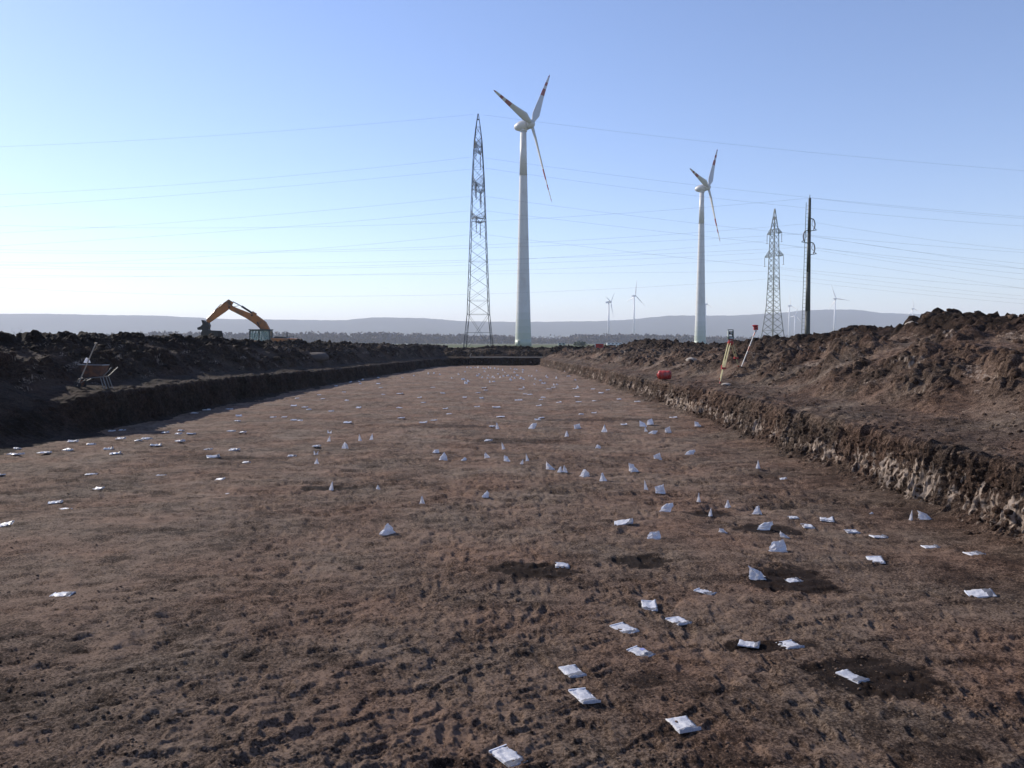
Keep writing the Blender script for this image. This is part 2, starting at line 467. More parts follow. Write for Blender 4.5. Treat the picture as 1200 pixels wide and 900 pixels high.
('F',-10.123,20.675,-0.09,0.198,0.142,0.000,"small flat white bag, ninth from left in the left scatter short of the bank's shadow"),
('F',-9.411,20.140,0.44,0.160,0.115,0.000,"small flat white bag, tenth from left in the left scatter short of the bank's shadow"),
('F',-9.398,20.584,0.12,0.240,0.173,0.000,"small flat white bag, tenth from right in the left scatter short of the bank's shadow"),
('F',-8.566,19.226,0.32,0.225,0.162,0.000,"small flat white bag, ninth from right in the left scatter short of the bank's shadow"),
('F',-9.691,22.359,-0.21,0.166,0.120,0.000,'small flat white bag, fourth from left in the band level with the shaded left corner'),
('F',-9.690,15.106,-0.31,0.160,0.115,0.000,"small flat white bag, leftmost in the left half's nearest scatter"),
('F',-4.968,18.035,-0.06,0.172,0.124,0.000,"small flat white bag, third from right in the left scatter short of the bank's shadow"),
('F',-4.680,19.147,-0.36,0.163,0.117,0.000,"small flat white bag, second from right in the left scatter short of the bank's shadow"),
('F',-6.477,18.612,-0.12,0.217,0.156,0.000,"small flat white bag, fifth from right in the left scatter short of the bank's shadow"),
('F',-6.563,17.559,0.46,0.242,0.174,0.000,"small flat white bag, sixth from right in the left scatter short of the bank's shadow"),
('F',-7.101,18.686,-0.17,0.160,0.115,0.000,"small flat white bag, seventh from right in the left scatter short of the bank's shadow"),
('F',-5.641,16.982,-0.49,0.162,0.117,0.000,"small flat white bag, fourth from right in the left scatter short of the bank's shadow"),
('F',-8.323,20.053,-0.46,0.192,0.138,0.000,"small flat white bag, eighth from right in the left scatter short of the bank's shadow"),
('F',-9.147,21.939,-0.33,0.160,0.115,0.000,'small flat white bag, fifth from left in the band level with the shaded left corner'),
('F',-8.756,21.836,0.28,0.209,0.150,0.000,'small flat white bag, fourth from right in the band level with the shaded left corner'),
('F',-9.476,22.908,-0.14,0.160,0.115,0.000,'small flat white bag, fifth from right in the band level with the shaded left corner'),
('F',-7.881,22.467,-0.21,0.191,0.137,0.000,'small flat white bag, third from right in the band level with the shaded left corner'),
('F',-7.427,22.043,-0.40,0.160,0.115,0.000,'small flat white bag, second from right in the band level with the shaded left corner'),
('F',-9.261,27.169,0.48,0.173,0.125,0.000,"small flat white bag, fifth from left in the band below the wheelbarrow's bench"),
('F',-8.809,25.677,-0.08,0.160,0.115,0.000,"small flat white bag, fourth from left in the band below the wheelbarrow's bench"),
('F',-11.152,28.149,-0.29,0.209,0.151,0.000,"small flat white bag, third from left in the band below the wheelbarrow's bench"),
('F',-11.272,29.572,-0.44,0.220,0.158,0.000,'tiny flat white bag, leftmost in the thin band halfway up the trench'),
('F',-10.639,30.143,-0.44,0.224,0.161,0.000,'tiny flat white bag, second from left in the thin band halfway up the trench'),
('F',-8.010,26.857,-0.33,0.160,0.115,0.000,"small flat white bag, sixth from left in the band below the wheelbarrow's bench"),
('F',-7.682,27.012,0.18,0.172,0.124,0.000,"small flat white bag, seventh from left in the band below the wheelbarrow's bench"),
('F',-7.081,25.962,-0.35,0.165,0.119,0.000,"small flat white bag, eighth from left in the band below the wheelbarrow's bench"),
('F',-6.775,25.537,-0.46,0.160,0.115,0.000,"small flat white bag, ninth from left in the band below the wheelbarrow's bench"),
('F',-8.602,31.565,-0.01,0.201,0.145,0.000,'tiny flat white bag, third from left in the thin band halfway up the trench'),
('F',-7.951,30.737,-0.25,0.196,0.141,0.000,'tiny flat white bag, fourth from left in the thin band halfway up the trench'),
('F',-7.589,29.951,0.50,0.160,0.115,0.000,'tiny flat white bag, fifth from left in the thin band halfway up the trench'),
('F',-6.592,29.203,-0.38,0.160,0.115,0.000,'tiny flat white bag, sixth from left in the thin band halfway up the trench'),
('F',-9.631,35.920,0.03,0.160,0.115,0.000,'tiny flat white bag, leftmost in the band just beyond the red canister'),
('F',-9.199,38.265,0.27,0.162,0.117,0.000,'tiny flat white bag, second from left in the band just beyond the red canister'),
('F',-8.420,35.647,-0.09,0.160,0.115,0.000,'tiny flat white bag, third from left in the band just beyond the red canister'),
('F',-10.111,46.169,0.49,0.160,0.115,0.000,'tiny flat white bag, leftmost in the sparse band short of the far cluster'),
('F',-5.140,24.991,-0.02,0.212,0.153,0.000,"small flat white bag, tenth from left in the band below the wheelbarrow's bench"),
('F',-5.890,30.737,-0.26,0.163,0.117,0.000,'tiny flat white bag, seventh from left in the thin band halfway up the trench'),
('F',-3.677,26.552,-0.09,0.197,0.142,0.000,"small flat white bag, tenth from right in the band below the wheelbarrow's bench"),
('F',-4.348,30.940,-0.46,0.197,0.142,0.000,'tiny flat white bag, eighth from left in the thin band halfway up the trench'),
('F',-2.740,24.726,-0.08,0.210,0.151,0.000,"small flat white bag, ninth from right in the band below the wheelbarrow's bench"),
('F',-2.503,25.537,-0.25,0.190,0.137,0.000,"small flat white bag, eighth from right in the band below the wheelbarrow's bench"),
('F',-2.487,29.951,0.39,0.160,0.115,0.000,'tiny flat white bag, ninth from right in the thin band halfway up the trench'),
('F',-2.192,27.815,0.33,0.177,0.128,0.000,"small flat white bag, seventh from right in the band below the wheelbarrow's bench"),
('F',-8.430,40.234,-0.00,0.171,0.123,0.000,'tiny flat white bag, fourth from left in the band just beyond the red canister'),
('F',-7.248,35.113,-0.47,0.160,0.115,0.000,'tiny flat white bag, fifth from left in the band just beyond the red canister'),
('F',-8.103,48.555,-0.25,0.206,0.148,0.000,'tiny flat white bag, second from left in the sparse band short of the far cluster'),
('F',-7.206,44.006,-0.26,0.187,0.135,0.000,'tiny flat white bag, third from left in the sparse band short of the far cluster'),
('F',-6.248,38.899,-0.29,0.165,0.119,0.000,'tiny flat white bag, sixth from left in the band just beyond the red canister'),
('F',-5.532,39.555,-0.27,0.252,0.181,0.000,'tiny flat white bag, seventh from left in the band just beyond the red canister'),
('F',-4.211,36.479,0.37,0.160,0.115,0.000,'tiny flat white bag, eighth from left in the band just beyond the red canister'),
('F',-3.719,33.603,-0.36,0.160,0.115,0.000,'tiny flat white bag, ninth from left in the thin band halfway up the trench'),
('F',-4.434,44.846,-0.45,0.238,0.171,0.000,'tiny flat white bag, fourth from left in the sparse band short of the far cluster'),
('F',-3.408,39.555,0.43,0.210,0.151,0.000,'tiny flat white bag, ninth from left in the band just beyond the red canister'),
('F',-2.137,36.197,0.07,0.160,0.115,0.000,'tiny flat white bag, tenth from left in the band just beyond the red canister'),
('F',-1.357,35.920,0.49,0.160,0.115,0.000,'tiny flat white bag, tenth from right in the band just beyond the red canister'),
('F',-1.697,39.892,-0.10,0.212,0.152,0.000,'tiny flat white bag, eleventh from left in the band just beyond the red canister'),
('F',-1.386,42.035,0.40,0.178,0.129,0.000,'tiny flat white bag, sixth from left in the sparse band short of the far cluster'),
('F',-1.573,44.846,0.15,0.238,0.171,0.000,'tiny flat white bag, fifth from left in the sparse band short of the far cluster'),
('F',-1.359,31.146,0.29,0.165,0.119,0.000,'tiny flat white bag, eighth from right in the thin band halfway up the trench'),
('F',-0.613,31.146,0.24,0.265,0.190,0.000,'tiny flat white bag, seventh from right in the thin band halfway up the trench'),
('F',-0.391,27.169,-0.01,0.260,0.187,0.000,"small flat white bag, sixth from right in the band below the wheelbarrow's bench"),
('F',-0.587,23.966,-0.41,0.160,0.115,0.000,'small flat white bag, rightmost in the band level with the shaded left corner'),
('F',-0.607,20.315,-0.29,0.173,0.124,0.000,"small flat white bag, rightmost in the left scatter short of the bank's shadow"),
('F',0.834,26.107,0.37,0.160,0.115,0.000,"small flat white bag, fifth from right in the band below the wheelbarrow's bench"),
('F',0.973,26.857,0.40,0.171,0.123,0.000,"small flat white bag, fourth from right in the band below the wheelbarrow's bench"),
('F',2.443,28.320,0.42,0.160,0.115,0.000,"tiny flat white bag, third from right in the band below the wheelbarrow's bench"),
('F',2.931,28.667,-0.16,0.160,0.115,0.000,'tiny flat white bag, second from right in the thin band halfway up the trench'),
('F',3.416,24.468,0.16,0.160,0.115,0.000,"small flat white bag, second from right in the band below the wheelbarrow's bench"),
('F',5.346,26.552,0.30,0.197,0.142,0.000,"small flat white bag, rightmost in the band below the wheelbarrow's bench"),
('F',0.623,39.029,0.14,0.207,0.149,0.000,'tiny flat white bag, seventh from right in the band just beyond the red canister'),
('F',0.859,38.453,0.31,0.204,0.147,0.000,'tiny flat white bag, sixth from right in the band just beyond the red canister'),
('F',0.209,35.113,0.03,0.160,0.115,0.000,'tiny flat white bag, ninth from right in the band just beyond the red canister'),
('F',0.362,35.113,0.15,0.160,0.115,0.000,'tiny flat white bag, eighth from right in the band just beyond the red canister'),
('F',1.255,35.113,0.19,0.160,0.115,0.000,'tiny flat white bag, fifth from right in the band just beyond the red canister'),
('F',1.428,36.765,-0.23,0.195,0.141,0.000,'tiny flat white bag, fourth from right in the band just beyond the red canister'),
('F',1.059,31.780,0.42,0.169,0.121,0.000,'tiny flat white bag, sixth from right in the thin band halfway up the trench'),
('F',1.960,33.603,0.46,0.178,0.128,0.000,'tiny flat white bag, fifth from right in the thin band halfway up the trench'),
('F',2.785,33.459,-0.43,0.213,0.153,0.000,'tiny flat white bag, fourth from right in the thin band halfway up the trench'),
('F',3.505,34.341,0.47,0.160,0.115,0.000,'tiny flat white bag, third from right in the thin band halfway up the trench'),
('F',4.757,35.539,0.46,0.189,0.136,0.000,'tiny flat white bag, rightmost in the band just beyond the red canister'),
('F',3.021,37.173,0.17,0.197,0.142,0.000,'tiny flat white bag, third from right in the band just beyond the red canister'),
('F',4.379,39.622,-0.46,0.210,0.151,0.000,'tiny flat white bag, second from right in the band just beyond the red canister'),
('F',5.033,42.262,0.40,0.179,0.129,0.000,'tiny flat white bag, rightmost in the sparse band short of the far cluster'),
('F',4.366,43.355,-0.37,0.230,0.166,0.000,'tiny flat white bag, second from right in the sparse band short of the far cluster'),
('F',3.442,43.923,0.47,0.187,0.134,0.000,'tiny flat white bag, third from right in the sparse band short of the far cluster'),
('F',2.330,45.279,0.17,0.192,0.138,0.000,'tiny flat white bag, fourth from right in the sparse band short of the far cluster'),
('F',1.968,43.037,-0.44,0.228,0.164,0.000,'tiny flat white bag, fifth from right in the sparse band short of the far cluster'),
('F',0.473,43.196,-0.33,0.229,0.165,0.000,'tiny flat white bag, sixth from right in the sparse band short of the far cluster'),
('F',5.333,34.092,0.14,0.217,0.156,0.000,'tiny flat white bag, rightmost in the thin band halfway up the trench'),
('T',-3.280,54.151,0.06,0.287,0.150,0.115,'tiny pale bag glinting in the dense scatter at the far end of the trench'),
('T',-2.818,51.994,0.20,0.221,0.150,0.138,'tiny pale bag glinting in the dense scatter at the far end of the trench'),
('T',-2.799,48.757,0.34,0.259,0.150,0.155,'tiny pale bag glinting in the dense scatter at the far end of the trench'),
('T',-4.532,81.290,-0.23,0.173,0.150,0.129,'tiny pale bag glinting in the dense scatter at the far end of the trench'),
('T',-4.101,80.457,-0.40,0.171,0.150,0.128,'tiny pale bag glinting in the dense scatter at the far end of the trench'),
('T',-3.746,81.290,0.34,0.173,0.150,0.086,'tiny pale bag glinting in the dense scatter at the far end of the trench'),
('U',-3.453,81.290,-0.39,0.173,0.150,0.173,'tiny pale bag glinting in the dense scatter at the far end of the trench'),
('T',-2.837,78.576,0.30,0.160,0.150,0.125,'tiny pale bag glinting in the dense scatter at the far end of the trench'),
('T',-2.544,77.286,-0.31,0.164,0.150,0.123,'tiny pale bag glinting in the dense scatter at the far end of the trench'),
('U',-2.325,79.910,0.25,0.160,0.150,0.212,'tiny pale bag glinting in the dense scatter at the far end of the trench'),
('U',-2.111,78.576,0.23,0.160,0.150,0.167,'tiny pale bag glinting in the dense scatter at the far end of the trench'),
('U',-1.652,77.797,0.30,0.248,0.150,0.165,'tiny pale bag glinting in the dense scatter at the far end of the trench'),
('U',-1.292,76.038,0.04,0.161,0.150,0.161,'tiny pale bag glinting in the dense scatter at the far end of the trench'),
('U',-0.852,72.972,0.30,0.160,0.150,0.194,'tiny pale bag glinting in the dense scatter at the far end of the trench'),
('T',-0.116,77.797,-0.24,0.160,0.150,0.124,'tiny pale bag glinting in the dense scatter at the far end of the trench'),
('T',0.218,76.038,0.14,0.161,0.150,0.121,'tiny pale bag glinting in the dense scatter at the far end of the trench'),
('T',0.445,74.829,-0.14,0.160,0.150,0.119,'tiny pale bag glinting in the dense scatter at the far end of the trench'),
('T',1.027,74.356,0.31,0.237,0.150,0.118,'tiny pale bag glinting in the dense scatter at the far end of the trench'),
('U',0.901,67.333,0.22,0.160,0.150,0.143,'tiny pale bag glinting in the dense scatter at the far end of the trench'),
('U',2.200,71.422,-0.02,0.160,0.150,0.152,'tiny pale bag glinting in the dense scatter at the far end of the trench'),
('T',-2.601,61.200,0.02,0.260,0.150,0.097,'tiny pale bag glinting in the dense scatter at the far end of the trench'),
('U',-2.163,58.172,-0.38,0.185,0.150,0.154,'tiny pale bag glinting in the dense scatter at the far end of the trench'),
('T',-2.585,64.033,-0.37,0.204,0.150,0.102,'tiny pale bag glinting in the dense scatter at the far end of the trench'),
('U',-1.804,61.521,0.08,0.160,0.150,0.163,'tiny pale bag glinting in the dense scatter at the far end of the trench'),
('U',-1.458,59.648,-0.01,0.160,0.150,0.158,'tiny pale bag glinting in the dense scatter at the far end of the trench'),
('U',-1.713,56.359,0.29,0.160,0.150,0.120,'tiny pale bag glinting in the dense scatter at the far end of the trench'),
('U',-1.264,57.461,0.09,0.160,0.150,0.122,'tiny pale bag glinting in the dense scatter at the far end of the trench'),
('U',-0.855,57.461,-0.29,0.160,0.150,0.152,'tiny pale bag glinting in the dense scatter at the far end of the trench'),
('T',-0.611,59.952,-0.11,0.191,0.150,0.095,'tiny pale bag glinting in the dense scatter at the far end of the trench'),
('T',-0.321,60.414,0.21,0.257,0.150,0.128,'tiny pale bag glinting in the dense scatter at the far end of the trench'),
('U',-0.012,58.607,0.02,0.160,0.150,0.124,'tiny pale bag glinting in the dense scatter at the far end of the trench'),
('U',-0.151,54.782,-0.39,0.160,0.150,0.145,'tiny pale bag glinting in the dense scatter at the far end of the trench'),
('T',-0.057,53.171,0.27,0.169,0.150,0.085,'tiny pale bag glinting in the dense scatter at the far end of the trench'),
('U',0.180,56.359,0.26,0.160,0.150,0.120,'tiny pale bag glinting in the dense scatter at the far end of the trench'),
('T',0.414,60.883,-0.33,0.259,0.150,0.097,'tiny pale bag glinting in the dense scatter at the far end of the trench'),
('T',0.611,55.823,0.03,0.237,0.150,0.148,'tiny pale bag glinting in the dense scatter at the far end of the trench'),
('T',0.794,54.151,-0.10,0.160,0.150,0.086,'tiny pale bag glinting in the dense scatter at the far end of the trench'),
('U',1.267,59.648,0.23,0.160,0.150,0.127,'tiny pale bag glinting in the dense scatter at the far end of the trench'),
('U',1.439,59.648,-0.15,0.160,0.150,0.127,'tiny pale bag glinting in the dense scatter at the far end of the trench'),
('U',1.601,54.782,-0.21,0.160,0.150,0.145,'tiny pale bag glinting in the dense scatter at the far end of the trench'),
('T',1.899,53.171,-0.01,0.226,0.150,0.085,'tiny pale bag glinting in the dense scatter at the far end of the trench'),
('T',1.359,48.059,0.37,0.160,0.150,0.077,'tiny pale bag glinting in the dense scatter at the far end of the trench'),
('T',1.877,49.062,-0.32,0.160,0.150,0.078,'tiny pale bag glinting in the dense scatter at the far end of the trench'),
('U',2.029,49.580,-0.31,0.160,0.150,0.132,'tiny pale bag glinting in the dense scatter at the far end of the trench'),
('U',-1.392,50.979,0.10,0.160,0.150,0.135,'tiny pale bag glinting in the dense scatter at the far end of the trench'),
('T',-1.186,51.651,0.31,0.219,0.150,0.070,'tiny pale bag glinting in the dense scatter at the far end of the trench'),
('T',-4.222,56.767,0.01,0.211,0.150,0.090,'tiny pale bag glinting in the dense scatter at the far end of the trench'),
('U',0.661,44.422,-0.05,0.160,0.150,0.141,'tiny pale bag glinting in the dense scatter at the far end of the trench'),
('U',-6.721,64.561,0.29,0.160,0.150,0.206,'tiny pale bag glinting in the dense scatter at the far end of the trench'),
('U',-6.362,65.459,0.22,0.208,0.150,0.139,'tiny pale bag glinting in the dense scatter at the far end of the trench'),
('U',-5.717,63.687,-0.35,0.203,0.150,0.169,'tiny pale bag glinting in the dense scatter at the far end of the trench'),
('U',-4.228,63.687,0.31,0.160,0.150,0.203,'tiny pale bag glinting in the dense scatter at the far end of the trench'),
('U',2.529,59.952,-0.24,0.160,0.150,0.159,'tiny pale bag glinting in the dense scatter at the far end of the trench'),
('T',2.546,58.028,-0.16,0.185,0.150,0.092,'tiny pale bag glinting in the dense scatter at the far end of the trench'),
('U',3.137,56.767,0.27,0.160,0.150,0.181,'tiny pale bag glinting in the dense scatter at the far end of the trench'),
('T',4.445,67.721,-0.06,0.180,0.150,0.108,'tiny pale bag glinting in the dense scatter at the far end of the trench'),
('T',4.247,60.105,0.24,0.319,0.150,0.070,'tiny pale bag glinting in the dense scatter at the far end of the trench'),
('T',4.246,53.779,-0.27,0.171,0.150,0.086,'tiny pale bag glinting in the dense scatter at the far end of the trench'),
('U',2.498,47.572,0.30,0.160,0.150,0.126,'tiny pale bag glinting in the dense scatter at the far end of the trench'),
('T',2.692,48.059,-0.26,0.204,0.150,0.070,'tiny pale bag glinting in the dense scatter at the far end of the trench'),
('U',3.685,45.018,-0.28,0.160,0.150,0.167,'tiny pale bag glinting in the dense scatter at the far end of the trench'),
('T',-10.188,54.782,-0.00,0.174,0.150,0.087,'tiny pale bag glinting in the dense scatter at the far end of the trench'),
('T',-9.756,51.425,-0.13,0.164,0.150,0.070,'tiny pale bag glinting in the dense scatter at the far end of the trench'),
('T',-10.201,50.649,0.03,0.161,0.150,0.081,'tiny pale bag glinting in the dense scatter at the far end of the trench'),
('T',-9.257,49.062,0.32,0.160,0.150,0.070,'tiny pale bag glinting in the dense scatter at the far end of the trench'),
('T',-9.595,57.885,0.17,0.246,0.150,0.070,'tiny pale bag glinting in the dense scatter at the far end of the trench'),
('T',-10.049,67.333,-0.40,0.160,0.150,0.071,'tiny pale bag glinting in the dense scatter at the far end of the trench'),
('T',-7.381,60.414,-0.15,0.160,0.150,0.096,'tiny pale bag glinting in the dense scatter at the far end of the trench'),
('T',-7.815,57.461,0.04,0.160,0.150,0.073,'tiny pale bag glinting in the dense scatter at the far end of the trench'),
('T',-4.049,69.317,-0.01,0.160,0.150,0.110,'tiny pale bag glinting in the dense scatter at the far end of the trench'),
('T',-0.572,67.333,0.17,0.160,0.150,0.086,'tiny pale bag glinting in the dense scatter at the far end of the trench'),
('T',-1.166,64.561,-0.01,0.160,0.150,0.103,'tiny pale bag glinting in the dense scatter at the far end of the trench'),
('T',-2.356,69.317,-0.34,0.160,0.150,0.110,'tiny pale bag glinting in the dense scatter at the far end of the trench'),
('T',0.215,67.333,-0.20,0.160,0.150,0.114,'tiny pale bag glinting in the dense scatter at the far end of the trench'),
]


# ------------------------------------------------------------------ trench floor
# plan: x to the right, y ahead, z up; floor about z = 0, surrounding field z = 1
RB_Y = np.array([-4, 2, 10, 12.6, 17, 21.7, 29, 52.3, 87.3, 100.0]); RB_X = np.array([6.5, 6.45, 6.39, 6.32, 6.29, 6.26, 6.18, 5.56, 3.15, 2.3])
LB_Y = np.array([-4, 19, 21.1, 23.5, 27.3, 37.3, 51.2, 65.5, 81.3, 90.7, 100.0]); LB_X = np.array([-12.6, -12.35, -12.15, -11.75, -11.7, -11.7, -10.9, -9.8, -8.6, -6.6, -6.0])
rng = np.random.RandomState(5)

def floor_base(x, y):
    h = 0.05 * perlin(x / 3.1, y / 3.1, 1) + 0.02 * perlin(x / 0.9, y / 0.9, 2)
    xr = np.interp(y, RB_Y, RB_X)
    h = h + 0.10 * np.clip(1 - (xr - x) / 0.9, 0, 1) ** 2
    return h

def rows_r():
    r = [1.2]
    while r[-1] < 125:
        q = r[-1]
        r.append(q + min(max(q * q / 2355 * 1.15, 0.011), 0.0062 * q))
    return np.array(r)
RR = rows_r()
TH = np.concatenate([np.radians(np.linspace(-86, -37, 60))[:-1], np.radians(np.arange(-37, 37, 0.112)), np.radians(np.linspace(37, 86, 60))])
th, rr = np.meshgrid(TH, RR)
FX = rr * np.sin(th); FY = rr * np.cos(th)
FZ = floor_base(FX, FY)
# clumpy fine relief
FZ += 0.013 * fbm(FX / 0.22, FY / 0.22, 3, 4) + 0.005 * perlin(FX / 0.035, FY / 0.035, 14) * sstep(16, 8, FY)
c0, r0_ = cells(FX / 0.046, FY / 0.046, 15)
crumb = 0.25 + 0.9 * sstep(-0.35, 0.45, perlin(FX / 1.1, FY / 1.1, 16) + 0.4 * perlin(FX / 0.4, FY / 0.4, 17))
FZ += 0.0085 * crumb * c0 * (0.25 + r0_) * sstep(17, 8, FY)
c1, r1 = cells(FX / 0.07, FY / 0.07, 3)
FZ += 0.008 * c1 * (r1 > 0.45) * sstep(-0.3, 0.35, perlin(FX / 0.8, FY / 0.8, 9))
wmask = sstep(0.0, 0.5, perlin(FX / 1.7, FY / 1.7, 21))
c2, r2 = cells(FX / 0.16, FY / 0.16, 7)
FZ += 0.018 * c2 * (r2 > 0.6) * wmask
DENT = np.zeros_like(FZ)

def dent(x, y, a, b, ang, depth, rim=0.25):
    r0 = math.hypot(x, y); t0 = math.atan2(x, y); m = max(a, b) * 1.5
    i0, i1 = np.searchsorted(RR, [r0 - m, r0 + m])
    dt = m / max(r0, 0.5)
    j0, j1 = np.searchsorted(TH, [t0 - dt, t0 + dt])
    if i1 - i0 < 1 or j1 - j0 < 1: return
    X = FX[i0:i1, j0:j1] - x; Y = FY[i0:i1, j0:j1] - y
    c, s = math.cos(ang), math.sin(ang)
    u = (X * c + Y * s) / a; v = (-X * s + Y * c) / b
    ed = 0.34 * perlin(FX[i0:i1, j0:j1] / 0.08, FY[i0:i1, j0:j1] / 0.08, 31) + 0.22 * perlin(FX[i0:i1, j0:j1] / 0.03, FY[i0:i1, j0:j1] / 0.03, 32)
    d = np.sqrt(u * u + v * v) + ed
    z = -depth * np.clip(1 - d ** 3, 0, 1) + rim * depth * np.exp(-((d - 1.15) / 0.22) ** 2)
    DENT[i0:i1, j0:j1] = np.where(np.abs(z) > np.abs(DENT[i0:i1, j0:j1]), z, DENT[i0:i1, j0:j1])

rnd = random.Random(8)
# scraped streaks left by the excavator's toothed bucket on the left half
for k in range(3600):
    y = 3.2 + 30 * rnd.random() ** 1.6
    x = rnd.uniform(-11.5, 0.5) if rnd.random() < 0.85 else rnd.uniform(-1, 5.5)
    if abs(x) > 0.75 * y + 2: continue
    ang = math.radians(28 + 8 * math.sin(x * 0.7 + y * 0.3) + rnd.gauss(0, 9))
    dent(x, y, rnd.uniform(0.10, 0.34), rnd.uniform(0.022, 0.05), ang, rnd.uniform(0.010, 0.024), 0.1)
# footprints along the walked lines
for lane in range(22):
    x = rnd.uniform(-2.2, 3.0); y = 2.8 + rnd.random(); hd = math.radians(rnd.uniform(65, 115)); side = 1
    while y < 26:
        st = rnd.uniform(0.55, 0.8) * 0.5
        x += math.cos(hd) * st; y += math.sin(hd) * st; side = -side
        hd += rnd.gauss(0, 0.06); hd += 0.05 * (math.pi / 2 - hd)
        px, py = x + side * 0.12 * math.sin(hd), y - side * 0.12 * math.cos(hd)
        dent(px, py, rnd.uniform(0.12, 0.16), rnd.uniform(0.045, 0.06), hd, rnd.uniform(0.012, 0.026), 0.25)
# long scrape lines dragged by the bucket
for (x0, y0, a0, n_) in ((-3.4, 5.6, 38, 26), (-1.9, 7.2, 50, 22), (-4.6, 7.5, 30, 30), (0.3, 4.4, 46, 16), (2.2, 6.9, 20, 14), (-2.4, 4.3, 33, 18), (-6.5, 10.5, 24, 34)):
    x, y, a = x0, y0, math.radians(a0)
    for k in range(n_):
        dent(x, y, 0.13, 0.035, a, rnd.uniform(0.006, 0.018), 0.5)
        a += rnd.gauss(0, 0.05); x += 0.11 * math.cos(a); y += 0.11 * math.sin(a)
# trampled hollows
for k in range(1500):
    y = 3 + 22 * rnd.random() ** 1.5; x = rnd.gauss(0.8, 2.6)
    if abs(x) > 6: continue
    dent(x, y, rnd.uniform(0.05, 0.17), rnd.uniform(0.04, 0.09), rnd.uniform(0, 3.14), rnd.uniform(0.009, 0.025), 0.2)
for k in range(2600):
    y = 12 + 55 * rnd.random() ** 1.4; x = rnd.uniform(-11, 6)
    dent(x, y, rnd.uniform(0.12, 0.6), rnd.uniform(0.05, 0.13), math.radians(rnd.gauss(8, 22)), rnd.uniform(0.02, 0.05), 0.2)
FZ += DENT
# the round dark fills of old pits
PITS = [(2.95, 8.37, 0.47, 0.44), (2.72, 5.95, 0.46, 0.40), (1.47, 9.12, 0.34, 0.24), (3.42, 10.75, 0.42, 0.30), (2.95, 11.75, 0.30, 0.28),
        (0.2, 20.6, 1.5, 0.7), (-3.2, 13.9, 0.42, 0.25), (2.15, 6.62, 0.42, 0.13), (0.25, 8.7, 0.5, 0.3), (1.0, 5.9, 0.16, 0.16), (-2.3, 24, 1.6, 0.6),
        (3.3, 26, 2.0, 0.5), (-6.4, 17.5, 1.6, 0.35), (2.6, 4.7, 0.3, 0.2), (-5.0, 10.6, 0.9, 0.2), (1.9, 4.1, 0.3, 0.2), (-0.1, 4.6, 0.32, 0.2)]
edge = 0.25 * perlin(FX / 0.35, FY / 0.35, 12) + 0.22 * perlin(FX / 0.09, FY / 0.09, 13)
pit = np.zeros_like(FZ)
for x, y, a, b in PITS:
    d = np.sqrt(((FX - x) / a) ** 2 + ((FY - y) / b) ** 2)
    pit = np.maximum(pit, sstep(1.15, 0.80, d + edge) * (0.35 if a > 0.85 else (0.5 if y < 5 or a < 0.2 else 1.0)))
FZ -= 0.012 * pit
# bags press the crumbs flat where they lie
SMOOTH = floor_base(FX, FY)
for (kind, x, y, ang_, L_, W_, H_, lab) in BAGS:
    if y > 16: continue
    r0 = math.hypot(x, y); t0 = math.atan2(x, y); m = 0.24
    i0, i1 = np.searchsorted(RR, [r0 - m, r0 + m]); j0, j1 = np.searchsorted(TH, [t0 - m / r0, t0 + m / r0])
    sl = (slice(i0, i1), slice(j0, j1))
    u = ((FX[sl] - x) * math.cos(ang_) + (FY[sl] - y) * math.sin(ang_)) / (L_ / 2); v = (-(FX[sl] - x) * math.sin(ang_) + (FY[sl] - y) * math.cos(ang_)) / (W_ / 2)
    k = sstep(1.25, 0.95, np.maximum(np.abs(u), np.abs(v)))
    FZ[sl] = FZ[sl] * (1 - k) + np.minimum(FZ[sl], SMOOTH[sl] + 0.004) * k
tone = 0.69 + 0.14 * fbm(FX / 2.3, FY / 2.3, 3, 41) + 0.20 * perlin(FX / 0.35, FY / 0.18, 44)
tone -= 0.16 * sstep(2.8, 5.5, FX) * sstep(30, 10, FY)          # damper strip under the right wall
tone -= 0.85 * pit
tone -= 0.20 * sstep(0.05, 0.75, fbm(FX / 0.5, FY / 0.42, 2, 61)) * sstep(26, 10, FY)
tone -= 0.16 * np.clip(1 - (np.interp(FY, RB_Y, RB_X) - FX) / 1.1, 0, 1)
tone += 0.06 * sstep(20, 60, FY) + 0.15 * (perlin(FX / 0.9, FY / 0.4, 45) + 0.7 * perlin(FX / 0.35, FY / 0.22, 46)) * sstep(8, 15, FY)
P = np.stack([FX, FY, FZ], -1)
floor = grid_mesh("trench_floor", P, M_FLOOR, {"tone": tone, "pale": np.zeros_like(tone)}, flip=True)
meta(floor, kind="structure")

def floor_z(x, y, rad=0.0):
    r0 = math.hypot(x, y); t0 = math.atan2(x, y)
    m = max(rad, 0.02)
    i0, i1 = np.searchsorted(RR, [r0 - m, r0 + m]); dt = m / r0
    j0, j1 = np.searchsorted(TH, [t0 - dt, t0 + dt])
    i1 = max(i1, i0 + 1); j1 = max(j1, j0 + 1)
    return float(np.percentile(FZ[i0:i1, j0:j1], 88))

